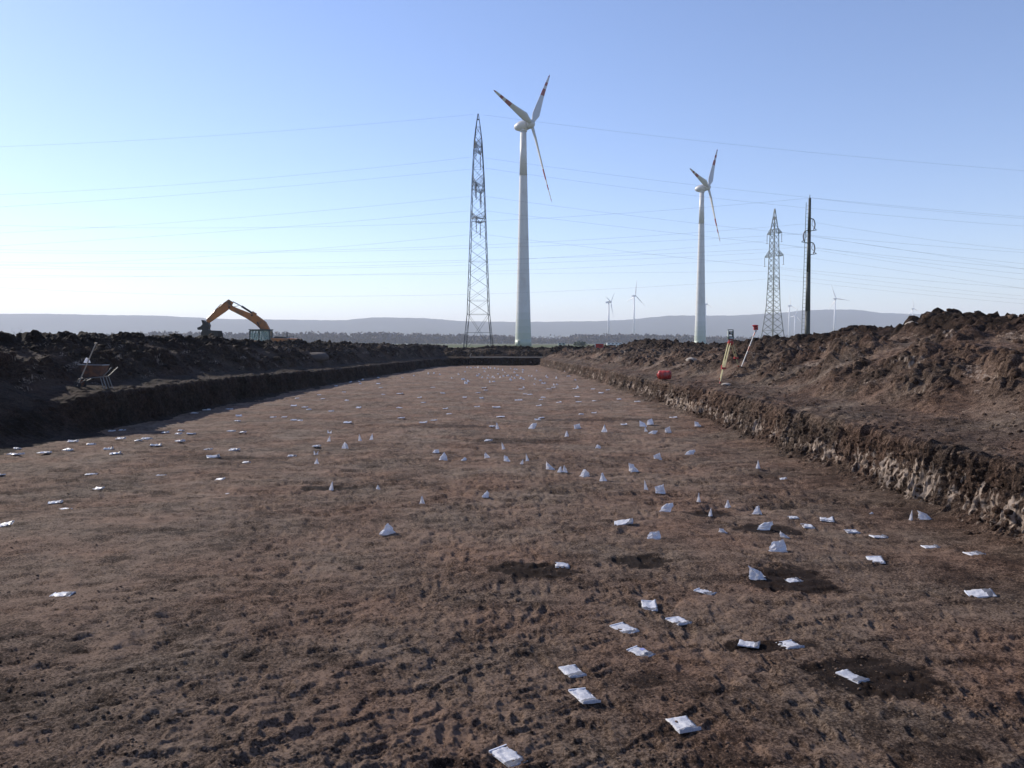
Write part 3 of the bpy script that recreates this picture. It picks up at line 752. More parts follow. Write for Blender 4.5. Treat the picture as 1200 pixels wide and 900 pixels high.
# ------------------------------------------------------------------ banks: wall, bench and spoil heap in one strip
def make_bank(name, ys, base, side, ctrl, fr, n_u, wall_pale, seed, jag=1.0, axis='y', mat=None, bigamp=1.0):
    tt = np.linspace(0, 1, n_u)
    S, T = np.meshgrid(ys, tt, indexing='ij')
    U = np.zeros_like(S); Z = np.zeros_like(S)
    for i, s in enumerate(ys):
        u, z = ctrl(s)
        U[i] = np.interp(tt, fr, u); Z[i] = np.interp(tt, fr, z)
    # soften the profile's corners
    for A in (U, Z):
        for _ in range(3):
            A[:, 1:-1] = 0.25 * A[:, :-2] + 0.5 * A[:, 1:-1] + 0.25 * A[:, 2:]
    f_lip, f_toe = fr[4], fr[6]
    wall = sstep(fr[1], fr[2], T) * sstep(f_lip, fr[3], T)
    heap = sstep(f_toe - 0.03, f_toe + 0.08, T) * sstep(1.0, 0.93, T)
    lip = sstep(fr[3] - 0.04, fr[3], T) * sstep(f_toe, f_lip, T)
    B = np.interp(S, base[0], base[1])
    wob = 0.14 * perlin(S / 2.4, 0 * S, seed) + 0.07 * perlin(S / 0.7, 0 * S + 3, seed + 1)
    off = side * (U + wob * sstep(0.0, fr[2], T))
    if axis == 'y': P = np.stack([B + off, S, Z], -1)
    else: P = np.stack([S, B + off, Z], -1)
    ds = np.gradient(P, axis=0) / np.maximum(np.gradient(S, axis=0)[..., None], 1e-6); du = np.gradient(P, axis=1)
    N = np.cross(ds, du); N /= np.linalg.norm(N, axis=-1, keepdims=True) + 1e-9
    N *= np.where(N[..., 2:3] + 0.001 * side < 0, -1, 1) if abs(side) else 1
    # arc length along the section, for noise that does not stretch
    A = np.concatenate([np.zeros((len(ys), 1)), np.cumsum(np.linalg.norm(np.diff(P, axis=1), axis=2), axis=1)], 1)
    ridge = perlin(S / 0.085, Z / 0.55, seed + 2)
    ridge2 = perlin(S / 0.24, Z / 0.6 + 4, seed + 3)
    sharp = 1 - 2 * np.abs(perlin(S / 0.16, Z / 0.7, seed + 4)); sharp2 = 1 - 2 * np.abs(perlin(S / 0.07, Z / 0.30 + 2, seed + 17))
    dW = 0.02 * ridge + 0.045 * ridge2 + 0.035 * perlin(S / 0.10, Z / 0.10, seed + 8) + 0.045 * sharp + 0.022 * sharp2
    lean = S + 0.12 * Z
    cw, rw = cells(lean / 0.085, Z / 0.42, seed + 5)
    plate = sstep(0.15, 0.35, cw)
    dW += 0.038 * plate * rw + 0.03 * (1 - 2 * np.abs(perlin(lean / 0.30, Z / 1.2, seed + 18)))
    cu, ru = cells(S / 0.2, Z / 0.2, seed + 19)
    dW += 0.035 * cu * ru * sstep(0.45, 0.75, Z)
    cL, rL = cells(S / 0.62, A / 0.62, seed + 6)
    cM, rM = cells(S / 0.27, A / 0.27, seed + 7)
    cS, rS = cells(S / 0.11, A / 0.11, seed + 9)
    big = bigamp * (0.30 * perlin(S / 3.3, A / 2.6, seed + 10) + 0.15 * perlin(S / 1.1, A / 1.0, seed + 11))
    rough = sstep(-0.45, 0.1, perlin(S / 2.0, A / 1.6, seed + 12) + 0.5 * sstep(0.62, 0.8, T))
    gull = perlin(S / 0.33, A / 2.2, seed + 13)
    dH = big + jag * rough * (0.24 * cL * (rL > 0.5) * rL + 0.17 * cM * (rM > 0.3) * rM + 0.07 * cS * rS) + (1 - 0.6 * rough) * (0.05 * gull) + 0.03 * fbm(S / 0.15, A / 0.15, 2, seed + 14)
    dB = 0.03 * perlin(S / 0.5, A / 0.5, seed + 15) + 0.03 * cM * (rM > 0.8) + 0.015 * cS * (rS > 0.6) + 0.05 * perlin(S / 1.8, A, seed + 16)
    D = wall * dW + heap * dH + (1 - wall) * (1 - heap) * dB + lip * 0.035 * cM * (rM > 0.4)
    D *= sstep(0.0, 0.03, T)
    P = P + N * D[..., None]
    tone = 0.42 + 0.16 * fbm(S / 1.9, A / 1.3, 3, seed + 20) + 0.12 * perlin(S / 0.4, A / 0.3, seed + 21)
    tone += heap * (1 - rough) * 0.34 * sstep(0.80, 0.62, T) + sstep(fr[5], f_toe, T) * sstep(f_toe + 0.1, f_toe, T) * 0.12  # sunlight on the smooth mid slope put into the tone; toe slightly lighter
    tone -= heap * sstep(0.62, 0.73, T) * 0.40  # crest darkened: its shade put into the tone along with dark humus
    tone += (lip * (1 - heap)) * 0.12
    pale = sstep(-0.12, 0.32, wall_pale(S, Z) + 0.9 * (rw - 0.5) + 0.5 * perlin(lean / 0.05, Z / 0.30, seed + 22) + 0.3 * ridge2 - 2.2 * np.abs(Z - 0.33)) * wall
    drybit = sstep(0.42, 0.6, perlin(S / 0.9, A / 0.5, seed + 23)) * heap * sstep(0.72, 0.6, T)
    pale = np.maximum(pale, 0.30 * drybit)
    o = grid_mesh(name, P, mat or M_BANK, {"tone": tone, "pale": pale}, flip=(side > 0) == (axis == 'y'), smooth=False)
    meta(o, kind="structure")
    return P, heap, N

def geo_rows(y0, y1, k, near, dist=lambda y: y):
    r = [y0]
    while r[-1] < y1: r.append(r[-1] + k * max(dist(r[-1]), near))
    return np.array(r)

FR_R = np.array([0, .02, .06, .30, .34, .40, .46, .60, .74, .88, 1.0])
CR_Y = [0, 12, 20, 23, 27, 29.5, 31.5, 34, 38, 44, 52, 60, 65, 69, 74, 80, 95]
CR_Z = [3.0, 3.1, 3.22, 3.16, 3.04, 2.98, 3.05, 2.80, 2.55, 2.40, 2.28, 2.30, 2.62, 2.66, 2.20, 1.92, 1.85]
def ctrl_right(s):
    lipz = float(np.interp(s, [0, 10, 24, 34, 52, 90], [0.97, 0.97, 1.02, 0.88, 0.85, 0.80]))
    bw = float(np.interp(s, [0, 10, 16, 22, 29, 34, 50, 90], [2.0, 1.9, 1.75, 1.6, 2.1, 1.3, 1.0, 1.0]))
    zs = float(np.interp(s, [0, 12, 20, 30, 40, 60, 90], [2.2, 2.3, 2.45, 2.0, 1.75, 1.6, 1.5])); zc = float(np.interp(s, CR_Y, CR_Z))
    dip = 0.05 if s > 24 else 0.25
    u = [-0.7, -0.25, 0.0, 0.20, 0.36, 0.5 * (bw + 0.3), bw, bw + 2.3, 7.0, 10.0, 13.5]
    z = [-0.06, 0.02, 0.08, lipz - 0.10, lipz, lipz + 0.06, lipz + 0.16, zs - dip * 0, zc, 1.9, 0.7]
    return u, z
def pale_right(S, Z):
    a = np.interp(S, [0, 8, 10, 16, 19, 22, 26, 28, 31, 33, 36, 50, 90], [.20, .26, .26, .14, -.06, -.14, -.08, .32, .32, -.10, -.1, -.15, -.5])
    return a + 0.55 * perlin(S / 0.9, Z / 2, 77)
ysr = geo_rows(1.0, 99, 0.0024, 8.5)
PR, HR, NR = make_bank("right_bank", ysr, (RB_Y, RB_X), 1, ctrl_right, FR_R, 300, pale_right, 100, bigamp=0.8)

CL_Y = [0, 18, 26, 30, 33, 38, 42, 46, 50, 56, 62, 75, 97, 105]
CL_Z = [2.5, 2.55, 2.62, 2.74, 2.82, 2.68, 2.72, 2.56, 2.50, 2.48, 2.42, 2.3, 2.1, 2.05]
def ctrl_left(s):
    lipz = float(np.interp(s, [0, 18, 21, 23.5, 34, 50, 90], [0.45, 0.55, 0.72, 1.06, 1.04, 0.86, 0.8]))
    bw = float(np.interp(s, [0, 20, 24, 30, 60, 90], [2.0, 1.9, 1.75, 1.6, 1.4, 1.3])); zc = float(np.interp(s, CL_Y, CL_Z))
    sl = float(np.interp(s, [0, 20, 23.5], [0.9, 0.7, 0.22]))
    u = [-0.7, -0.2, 0.0, sl, sl + 0.16, 0.5 * (bw + 0.3), bw, bw + 1.15, bw + 2.5, bw + 6.0, bw + 10]
    z = [-0.06, 0.0, 0.04, lipz - 0.08, lipz, lipz + 0.04, lipz + 0.14, 2.05, zc, 1.9, 0.7]
    # nearer than the wheelbarrow the clean ledge ends in a loose slope
    q = float(sstep(22.9, 21.6, s))
    u2 = [-1.0, -0.4, 0.1, 0.75, 1.05, 1.5, 1.9, 2.9, 4.2, 6.0, 10]
    z2 = [-0.06, 0.02, 0.14, 0.62, 0.85, 1.15, 1.42, 2.15, zc, 1.9, 0.7]
    u = [a * (1 - q) + b * q for a, b in zip(u, u2)]; z = [a * (1 - q) + b * q for a, b in zip(z, z2)]
    return u, z
ysl = geo_rows(1.0, 101, 0.0034, 20.0)
PL, HL, NL = make_bank("left_bank", ysl, (LB_Y, LB_X), -1, ctrl_left, FR_R, 250, lambda S, Z: -0.9 + 0 * S, 300, jag=0.8, mat=M_HUMUS, bigamp=0.6)

def ctrl_end(s):
    zc = float(np.interp(s, [-14, -9, -6, -3, 1, 5, 12], [2.0, 1.75, 1.85, 2.05, 1.95, 1.95, 2.1]))
    u = [-0.7, -0.2, 0.0, 0.18, 0.3, 0.9, 1.8, 3.0, 5.0, 7.5, 11]
    z = [-0.06, 0.0, 0.04, 0.78, 0.86, 0.88, 0.95, 1.5, zc, 1.4, 0.6]
    return u, z
yse = np.arange(-13.0, 10.0, 0.13)
PE, HE, NE = make_bank("far_end_bank", yse, (np.array([-14., 12.]), np.array([90.0, 88.6])), 1, ctrl_end, FR_R, 110, lambda S, Z: -0.5 + 0 * S, 500, jag=0.8, axis='x', mat=M_HUMUS, bigamp=0.7)

def ctrl_near(s):
    u = [-0.7, -0.2, 0.0, 0.25, 0.4, 0.9, 1.2, 2.0, 3.0, 4.0, 5.0]
    z = [-0.06, 0.0, 0.04, 0.80, 0.92, 0.96, 1.0, 1.02, 1.03, 1.0, 0.9]
    return u, z
make_bank("near_end_bank", np.arange(-24, 18, 0.2), (np.array([-25., 19.]), np.array([1.3, 1.3])), -1, ctrl_near, FR_R, 60, lambda S, Z: -0.3 + 0 * S, 600, jag=0.1, axis='x')

def bank_z(x, y, P):
    d = (P[..., 0] - x) ** 2 + (P[..., 1] - y) ** 2
    m = d < max(d.min() * 2, 0.0036)
    return float(P[..., 2][m].max())

# ------------------------------------------------------------------ loose clods (nobody could count them): joined meshes
def ico(sub):
    bm = bmesh.new(); bmesh.ops.create_icosphere(bm, subdivisions=sub, radius=1.0)
    v = np.array([q.co[:] for q in bm.verts]); f = np.array([[w.index for w in p.verts] for p in bm.faces]); bm.free()
    return v, f
ICO1 = ico(1); ICO2 = ico(2)

def clods(name, pts, sizes, mat, sub=1, tone=0.45, seed=0, flat=0.75):
    r = np.random.RandomState(seed); n = len(pts)
    bv, bf = ICO1 if sub == 1 else ICO2
    k = len(bv)
    sc = sizes[:, None, None] * r.uniform(0.7, 1.25, (n, 1, 3)) * np.array([1, 1, flat])
    V = bv[None] * (1 + r.uniform(-0.26, 0.26, (n, k, 1))) * sc
    a = r.uniform(0, 6.28, n); ca, sa = np.cos(a)[:, None], np.sin(a)[:, None]
    X = V[..., 0] * ca - V[..., 1] * sa; Y = V[..., 0] * sa + V[..., 1] * ca
    V = np.stack([X, Y, V[..., 2]], -1) + pts[:, None, :]
    F = (bf[None] + (np.arange(n) * k)[:, None, None]).reshape(-1, 3).astype(np.int32)
    me = bpy.data.meshes.new(name)
    me.vertices.add(n * k); me.vertices.foreach_set("co", V.astype(np.float32).ravel())
    me.loops.add(len(F) * 3); me.loops.foreach_set("vertex_index", F.ravel())
    me.polygons.add(len(F)); me.polygons.foreach_set("loop_start", np.arange(0, len(F) * 3, 3, dtype=np.int32)); me.polygons.foreach_set("loop_total", np.full(len(F), 3, np.int32))
    me.update(calc_edges=True)
    at = me.attributes.new("tone", 'FLOAT', 'POINT')
    tv = np.repeat(r.normal(tone, 0.13, n), k); at.data.foreach_set("value", tv.astype(np.float32))
    at = me.attributes.new("pale", 'FLOAT', 'POINT'); at.data.foreach_set("value", np.zeros(n * k, np.float32))
    me.materials.append(mat)
    o = link(bpy.data.objects.new(name, me))
    return meta(o, kind="stuff")

def pick(P, N, w, n, seed, lift):
    """random points on a strip, weighted by w and by the area of its cells"""
    r = np.random.RandomState(seed)
    a = np.linalg.norm(np.gradient(P, axis=0), axis=-1) * np.linalg.norm(np.gradient(P, axis=1), axis=-1)
    p = (a * w).ravel(); p /= p.sum()
    i = r.choice(len(p), n, p=p)
    return P.reshape(-1, 3)[i] + N.reshape(-1, 3)[i] * lift
def sizes(n, lo, hi, seed, pw=2.6):
    r = np.random.RandomState(seed)
    return lo * (hi / lo) ** (r.rand(n) ** pw)

dist = np.linalg.norm(PR, axis=-1)
lump = 0.25 + sstep(-0.1, 0.5, perlin(PR[..., 0] / 1.6, PR[..., 1] / 1.6, 88))
wR = HR * (1 / (1 + (dist / 14) ** 2)) * lump
z = sizes(5200, 0.02, 0.13, 1); clods("heap_clods", pick(PR, NR, wR, 5200, 2, -0.004), z, M_CLOD, 1, 0.38, 3)
z = sizes(420, 0.06, 0.16, 4); clods("heap_lumps", pick(PR, NR, wR * sstep(0.2, 0.9, HR), 420, 5, -0.03), z, M_CLOD, 2, 0.36, 6)
z = sizes(3800, 0.012, 0.05, 7); clods("bench_crumbs", pick(PR, NR, (1 - HR) * sstep(0.2, 0.6, PR[..., 2]) / (1 + (dist / 12) ** 2), 3800, 8, 0.0), z, M_CLOD, 1, 0.5, 9)
foot = np.exp(-((PR[..., 0] - np.interp(PR[..., 1], RB_Y, RB_X) + 0.25) / 0.25) ** 2) / (1 + (dist / 12) ** 2)
z = sizes(2600, 0.012, 0.065, 10); clods("wall_foot_crumbs", pick(PR, NR, foot, 2600, 11, 0.0), z, M_CLOD, 1, 0.45, 12)
dl = np.linalg.norm(PL, axis=-1)
wL = HL / (1 + (dl / 30) ** 2)
z = sizes(3600, 0.03, 0.16, 13); clods("heap_clods", pick(PL, NL, wL, 3600, 14, 0.0), z, M_HUMUS, 1, 0.45, 15)
z = sizes(700, 0.04, 0.16, 16); clods("heap_clods", pick(PE, NE, HE, 700, 17, 0.01), z, M_HUMUS, 1, 0.45, 18)
r = np.random.RandomState(19)
n = 30000; yy = 3.0 + 20 * r.rand(n) ** 2.4; xx = r.uniform(-0.68, 0.68, n) * yy
ok = (xx < 6.2) & (xx > -11.5) & (perlin(xx / 0.9, yy / 0.9, 50) + r.uniform(-.5, .3, n) > -0.1)
xx, yy = xx[ok], yy[ok]
ii = np.clip(np.searchsorted(RR, np.hypot(xx, yy)), 0, len(RR) - 1); jj = np.clip(np.searchsorted(TH, np.arctan2(xx, yy)), 0, len(TH) - 1)
z = sizes(len(xx), 0.004, 0.017, 20, 2.0)
clods("floor_crumbs", np.stack([xx, yy, FZ[ii, jj] + 0.002], 1), z, M_FLOOR, 1, 0.80, 21, flat=0.5)

# ------------------------------------------------------------------ field, hills
def field_material():
    m, nt, p = new_mat("field_soil")
    L = nt.links.new
    tc = nt.nodes.new("ShaderNodeTexCoord")
    mp = nt.nodes.new("ShaderNodeMapping"); mp.inputs["Scale"].default_value = (0.0012, 0.006, 1)
    L(tc.outputs["Object"], mp.inputs[0])
    n1 = nt.nodes.new("ShaderNodeTexNoise"); n1.inputs["Scale"].default_value = 1.0; n1.inputs["Detail"].default_value = 5
    L(mp.outputs[0], n1.inputs["Vector"])
    rp = nt.nodes.new("ShaderNodeValToRGB")
    e = rp.color_ramp.elements
    e[0].position = 0.35; e[0].color = (0.13, 0.105, 0.075, 1)
    e[1].position = 0.68; e[1].color = (0.20, 0.175, 0.11, 1)
    k = e.new(0.5); k.color = (0.115, 0.14, 0.065, 1)
    L(n1.outputs["Fac"], rp.inputs[0])
    n2 = nt.nodes.new("ShaderNodeTexNoise"); n2.inputs["Scale"].default_value = 3.0; n2.inputs["Detail"].default_value = 8
    L(tc.outputs["Object"], n2.inputs["Vector"])
    mx = nt.nodes.new("ShaderNodeMixRGB"); mx.blend_type = 'MULTIPLY'; mx.inputs[0].default_value = 0.35
    L(rp.outputs[0], mx.inputs[1]); L(n2.outputs["Fac"], mx.inputs[2])
    b = nt.nodes.new("ShaderNodeBump"); b.inputs["Strength"].default_value = 0.8; b.inputs["Distance"].default_value = 0.05
    L(n2.outputs["Fac"], b.inputs["Height"]); L(b.outputs[0], p.inputs["Normal"])
    L(mx.outputs[0], p.inputs["Base Color"]); p.inputs["Roughness"].default_value = 0.95; p.inputs["Specular IOR Level"].default_value = 0.1
    return m
M_FIELD = field_material()
xs = [-8000, -4000, -2000, -1000, -500, -250, -120, -60, -35, -23, -15, -8, 0, 6, 12, 18, 35, 60, 120, 250, 500, 1000, 2000, 4000, 8000]
ys = [-800, -400, -150, -50, -20, -2.5, 15, 35, 60, 80, 96, 120, 160, 220, 320, 500, 800, 1300, 2200, 3600, 5000, 8000]
fm = MB()
vid = {}
for i, x in enumerate(xs):
    for j, y in enumerate(ys):
        vid[(i, j)] = len(fm.v); fm.v.append((x, y, 1.0))
for i in range(len(xs) - 1):
    for j in range(len(ys) - 1):
        if xs[i] >= -23 and xs[i + 1] <= 18 and ys[j] >= -2.5 and ys[j + 1] <= 96: continue
        fm.f.append((vid[(i, j)], vid[(i + 1, j)], vid[(i + 1, j + 1)], vid[(i, j + 1)])); fm.m.append(0)
meta(fm.build("field", M_FIELD), kind="structure")

# wooded ridge on the skyline
M_HILL = plain("hill_woodland", (0.045, 0.055, 0.032), 0.95, var=0.45, scale=0.012, spec=0.1)
HP_X = [-400, -200, 0, 60, 130, 183, 267, 400, 440, 500, 540, 613, 700, 740, 767, 776, 783, 860, 917, 940, 967, 1000, 1033, 1100, 1200, 1500]
HP_Y = [372, 369, 368, 368, 369.5, 370, 374, 375.5, 372, 373, 376.5, 377.5, 376.5, 374.5, 371.5, 371, 370, 370, 366.5, 364, 363, 363, 367, 369, 372, 376]
HD = 5600.0
hx = np.linspace(-5200, 5200, 420); hv = np.linspace(0, 1, 26)
HX, HV = np.meshgrid(hx, hv, indexing='ij')
crest = (402 - np.interp(HX / HD * 942 + 600, HP_X, HP_Y)) * HD / 942 + 2.5 + 2.2 * fbm(HX / 60, HX * 0, 3, 70)
prof = np.interp(HV, [0, 0.12, 0.35, 0.6, 0.8, 1.0], [0.0, 0.10, 0.36, 0.75, 1.0, 0.55])
HZ = 0.5 + crest * prof + 9 * fbm(HX / 380, HV * 4, 3, 71) * np.sin(np.pi * np.clip(HV, 0, 0.8) / 0.8)
HY = HD - 1500 + 1875 * HV
hills = grid_mesh("hills", np.stack([HX * (HY / HD), HY, HZ], -1), M_HILL, flip=False)
meta(hills, kind="structure")

# ------------------------------------------------------------------ far woods on the plain (read as one mass) and reeds
M_TREE = plain("bare_wood", (0.11, 0.09, 0.078), 0.9, var=0.4, scale=0.2, spec=0.1)
M_TWIG = plain("bare_twigs", (0.085, 0.066, 0.048), 0.9, var=0.35, scale=0.3, spec=0.1)
def wood(name, rows, seed, mat):
    r = np.random.RandomState(seed); V = []; F = []
    def quad(c, s):
        a = r.uniform(0, 6.28); t = r.uniform(-0.9, 0.9)
        d1 = np.array([math.cos(a), math.sin(a), t]) * s; d2 = np.array([-math.sin(a) * 0.7, math.cos(a) * 0.7, 1 - abs(t) * 0.6]) * s * 0.8
        b = len(V); V.extend([c - d1, c - d2, c + d1, c + d2]); F.append((b, b + 1, b + 2, b + 3))
    for x, y, h, w, n in rows:
        b = len(V)
        V.extend([np.array([x - 0.25, y, 0.8]), np.array([x + 0.25, y, 0.8]), np.array([x + 0.1, y, h * 0.8]), np.array([x, y + 0.3, 0.8])])
        F.append((b, b + 1, b + 2)); F.append((b + 1, b + 3, b + 2)); F.append((b + 3, b, b + 2))
        for k in range(n):
            u = r.normal(size=3); u /= np.linalg.norm(u); q = r.rand() ** 0.45
            c = np.array([x + u[0] * w * q, y + u[1] * w * q, 1 + h * 0.48 + u[2] * h * 0.52 * q])
            if c[2] < 1: c[2] = 1 + r.rand()
            quad(c, 0.5 + 0.095 * h * r.uniform(0.6, 1.5))
    me = bpy.data.meshes.new(name); me.from_pydata([tuple(v) for v in V], [], F); me.materials.append(mat); me.update()
    return meta(link(bpy.data.objects.new(name, me)), kind="stuff")
r = np.random.RandomState(33)
rows = []
for row in range(3):
    for k in range(270):
        x = -1250 + 2500 * (k + r.uniform(-.6, .6)) / 270
        y = 1450 + row * 45 + 60 * math.sin(x / 300) + r.uniform(-18, 18)
        px = 600 + 942 * x / y
        hh = np.interp(px, [-200, 0, 90, 180, 300, 420, 520, 600, 650, 680, 740, 800, 860, 1000, 1400], [17, 18, 17, 21, 20, 21, 18, 15, 10, 19, 19, 17, 13, 11, 11])
        rows.append((x, y, hh * r.uniform(0.82, 1.10), r.uniform(8, 13), 80))
wood("far_wood", rows, 34, M_TREE)
rows = []
for k in range(150):
    x = -1700 + 3400 * (k + r.uniform(-.6, .6)) / 150
    rows.append((x, 2500 + r.uniform(-80, 80), r.uniform(18, 30), r.uniform(18, 28), 70))
wood("far_wood", rows, 35, M_TREE)
# single bare trees standing out from the wood
def bare_tree(loc, h, w, seed, label, n=150):
    r = random.Random(seed)
    t = thing("bare_tree", loc, label, "tree")
    mb = MB(); mb.tube((0, 0, -0.3), (0.1, 0, h * 0.45), h * 0.022, h * 0.014, 7)
    tips = []
    for k in range(9):
        a = r.uniform(0, 6.28); e = r.uniform(0.5, 1.2); z0 = h * r.uniform(0.22, 0.45)
        p1 = Vector((math.cos(a) * w * 0.5, math.sin(a) * w * 0.5, z0 + h * 0.25 * e))
        p2 = p1 + Vector((math.cos(a) * w * 0.35, math.sin(a) * w * 0.35, h * 0.2 * e))
        mb.tube((0.05, 0, z0), p1, h * 0.010, h * 0.006, 5).tube(p1, p2, h * 0.006, h * 0.002, 5); tips += [p1, p2]
    mb.build("trunk", M_TREE, t)
    cr = MB()
    for k in range(n):
        c = r.choice(tips) + Vector((r.gauss(0, w * .22), r.gauss(0, w * .22), r.gauss(0, h * .10)))
        d = Vector((r.gauss(0, 1), r.gauss(0, 1), r.gauss(0.6, 1))).normalized() * h * r.uniform(.04, .10)
        cr.tube(c, c + d, h * 0.0035, h * 0.001, 3)
    cr.build("crown", M_TWIG, t)
    return t
bare_tree((-860, 1400, 1), 29, 8, 1, "bare tree rising above the far wood at the left edge")
bare_tree((-425, 1380, 1), 27, 9, 2, "bare rounded tree above the far wood, left of the excavator arm")
bare_tree((-84, 290, 1), 5.6, 3.2, 4, "bare shrubby tree just behind the excavator's engine cover")
bare_tree((-76.5, 280, 1), 4.6, 2.6, 5, "smaller bare shrub right of the tree behind the excavator")
# dry reeds round the foot of the smaller mast
M_REED = plain("dry_reed", (0.16, 0.11, 0.07), 0.9, var=0.3, scale=2.0, spec=0.1)
rd = MB(); q = random.Random(9)
for k in range(900):
    x = 80 + q.gauss(5, 5.5); y = 235 + q.uniform(-4, 4); h = q.uniform(1.4, 3.6) * (1.25 - abs(x - 85) / 22)
    rd.tube((x, y, 0.95), (x + q.gauss(0, .3), y, 0.95 + h), 0.05, 0.01, 3)
meta(rd.build("dry_reeds", M_REED), kind="stuff")
gb = thing("shrub", (34.0, 400, 1.0), "low dark green bush on the field left of the red box", "shrub")
fol = MB(); q = random.Random(10)
for k in range(420):
    a = q.uniform(0, 6.28); rr_ = q.random() ** .5; zz = q.random()
    c = Vector((math.cos(a) * 3.4 * rr_, math.sin(a) * 2.2 * rr_, 0.2 + 2.6 * zz * (1 - .55 * rr_ ** 2)))
    d = Vector((q.gauss(0, 1), q.gauss(0, 1), q.gauss(0, 1))).normalized() * .3; e = d.orthogonal().normalized() * .25
    fol.add([c - d, c - e, c + d, c + e], [(0, 1, 2, 3)])
fol.build("foliage", plain("bush_leaf", (0.035, 0.06, 0.028), 0.8, var=0.4, scale=1.0), gb)
stm = MB()
for k in range(5): stm.tube((q.uniform(-.4, .4), q.uniform(-.3, .3), -.1), (q.uniform(-1.6, 1.6), q.uniform(-1, 1), 1.5), .08, .03, 5)
stm.build("stem", M_TREE, gb)

# ------------------------------------------------------------------ wind turbines
M_WHITE = plain("turbine_white", (0.58, 0.58, 0.57), 0.45, var=0.05, scale=0.3, dirt=(0.50, 0.49, 0.47), dirt_amt=0.2)
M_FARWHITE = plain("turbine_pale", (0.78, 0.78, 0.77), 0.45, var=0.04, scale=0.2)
M_BLADE = plain("blade_grey", (0.52, 0.52, 0.515), 0.4, var=0.05, scale=0.2)
M_RED = plain("band_red", (0.27, 0.055, 0.045), 0.45, var=0.12, scale=1.0)
GREENS = [plain("base_green_%s" % n, c, 0.5, var=0.05, scale=0.5) for n, c in (("deep", (0.36, 0.41, 0.33)), ("mid", (0.40, 0.44, 0.37)), ("light", (0.44, 0.47, 0.42)), ("pale", (0.48, 0.50, 0.46)), ("faint", (0.52, 0.53, 0.51)))]
M_DOOR = plain("tower_door", (0.20, 0.24, 0.22), 0.5)

def blade_mesh(R, cmax, thick, bands):
    """root at z=0, tip at z=R; chord along x; thickness along y; twisted"""
    mb = MB(); st = [0, .03, .08, .16, .25, .35, .45, .55, .62, .69, .76, .83, .90, .95, .985, 1.0]
    n = 12; base = None
    for k, t in enumerate(st):
        root = max(0, 1 - t / 0.10)
        ch = cmax * np.interp(t, [0, .06, .15, .3, .5, .7, .85, .95, 1], [.42, .62, 1.0, .82, .58, .42, .32, .22, .05])
        if bands is None: ch = cmax * np.interp(t, [0, .05, .2, .5, .8, 1], [.45, .6, 1, .62, .36, .04])
        th_ = thick * cmax * np.interp(t, [0, .1, .3, 1], [.42 / thick, .9, .5, .06]) if root > 0 else thick * cmax * np.interp(t, [.1, .3, 1], [.9, .45, .05])
        tw = -math.radians(48 - np.interp(t, [0, .2, .5, 1], [12, 10, 4, 0])) if bands else math.radians(np.interp(t, [0, 1], [14, 2]))
        bend = -0.9 * t * t * R / 35
        for i in range(n):
            a = 2 * math.pi * i / n
            x = math.cos(a) * ch / 2 + ch * 0.18; y = math.sin(a) * th_ / 2 * (1 + 0.5 * math.cos(a) * (1 - root))
            mb.v.append((x * math.cos(tw) - y * math.sin(tw), x * math.sin(tw) + y * math.cos(tw) + bend, t * R))
        if k:
            mid = (t + st[k - 1]) / 2
            mt = 1 if bands and any(lo <= mid < hi for lo, hi in bands) else 0
            for i in range(n):
                j = (i + 1) % n
                mb.f.append(((k - 1) * n + i, (k - 1) * n + j, k * n + j, k * n + i)); mb.m.append(mt)
    m = len(st) - 1
    mb.f.append(tuple(range(m * n, m * n + n))); mb.m.append(1 if bands else 0)
    mb.f.append(tuple(reversed(range(n)))); mb.m.append(0)
    return mb

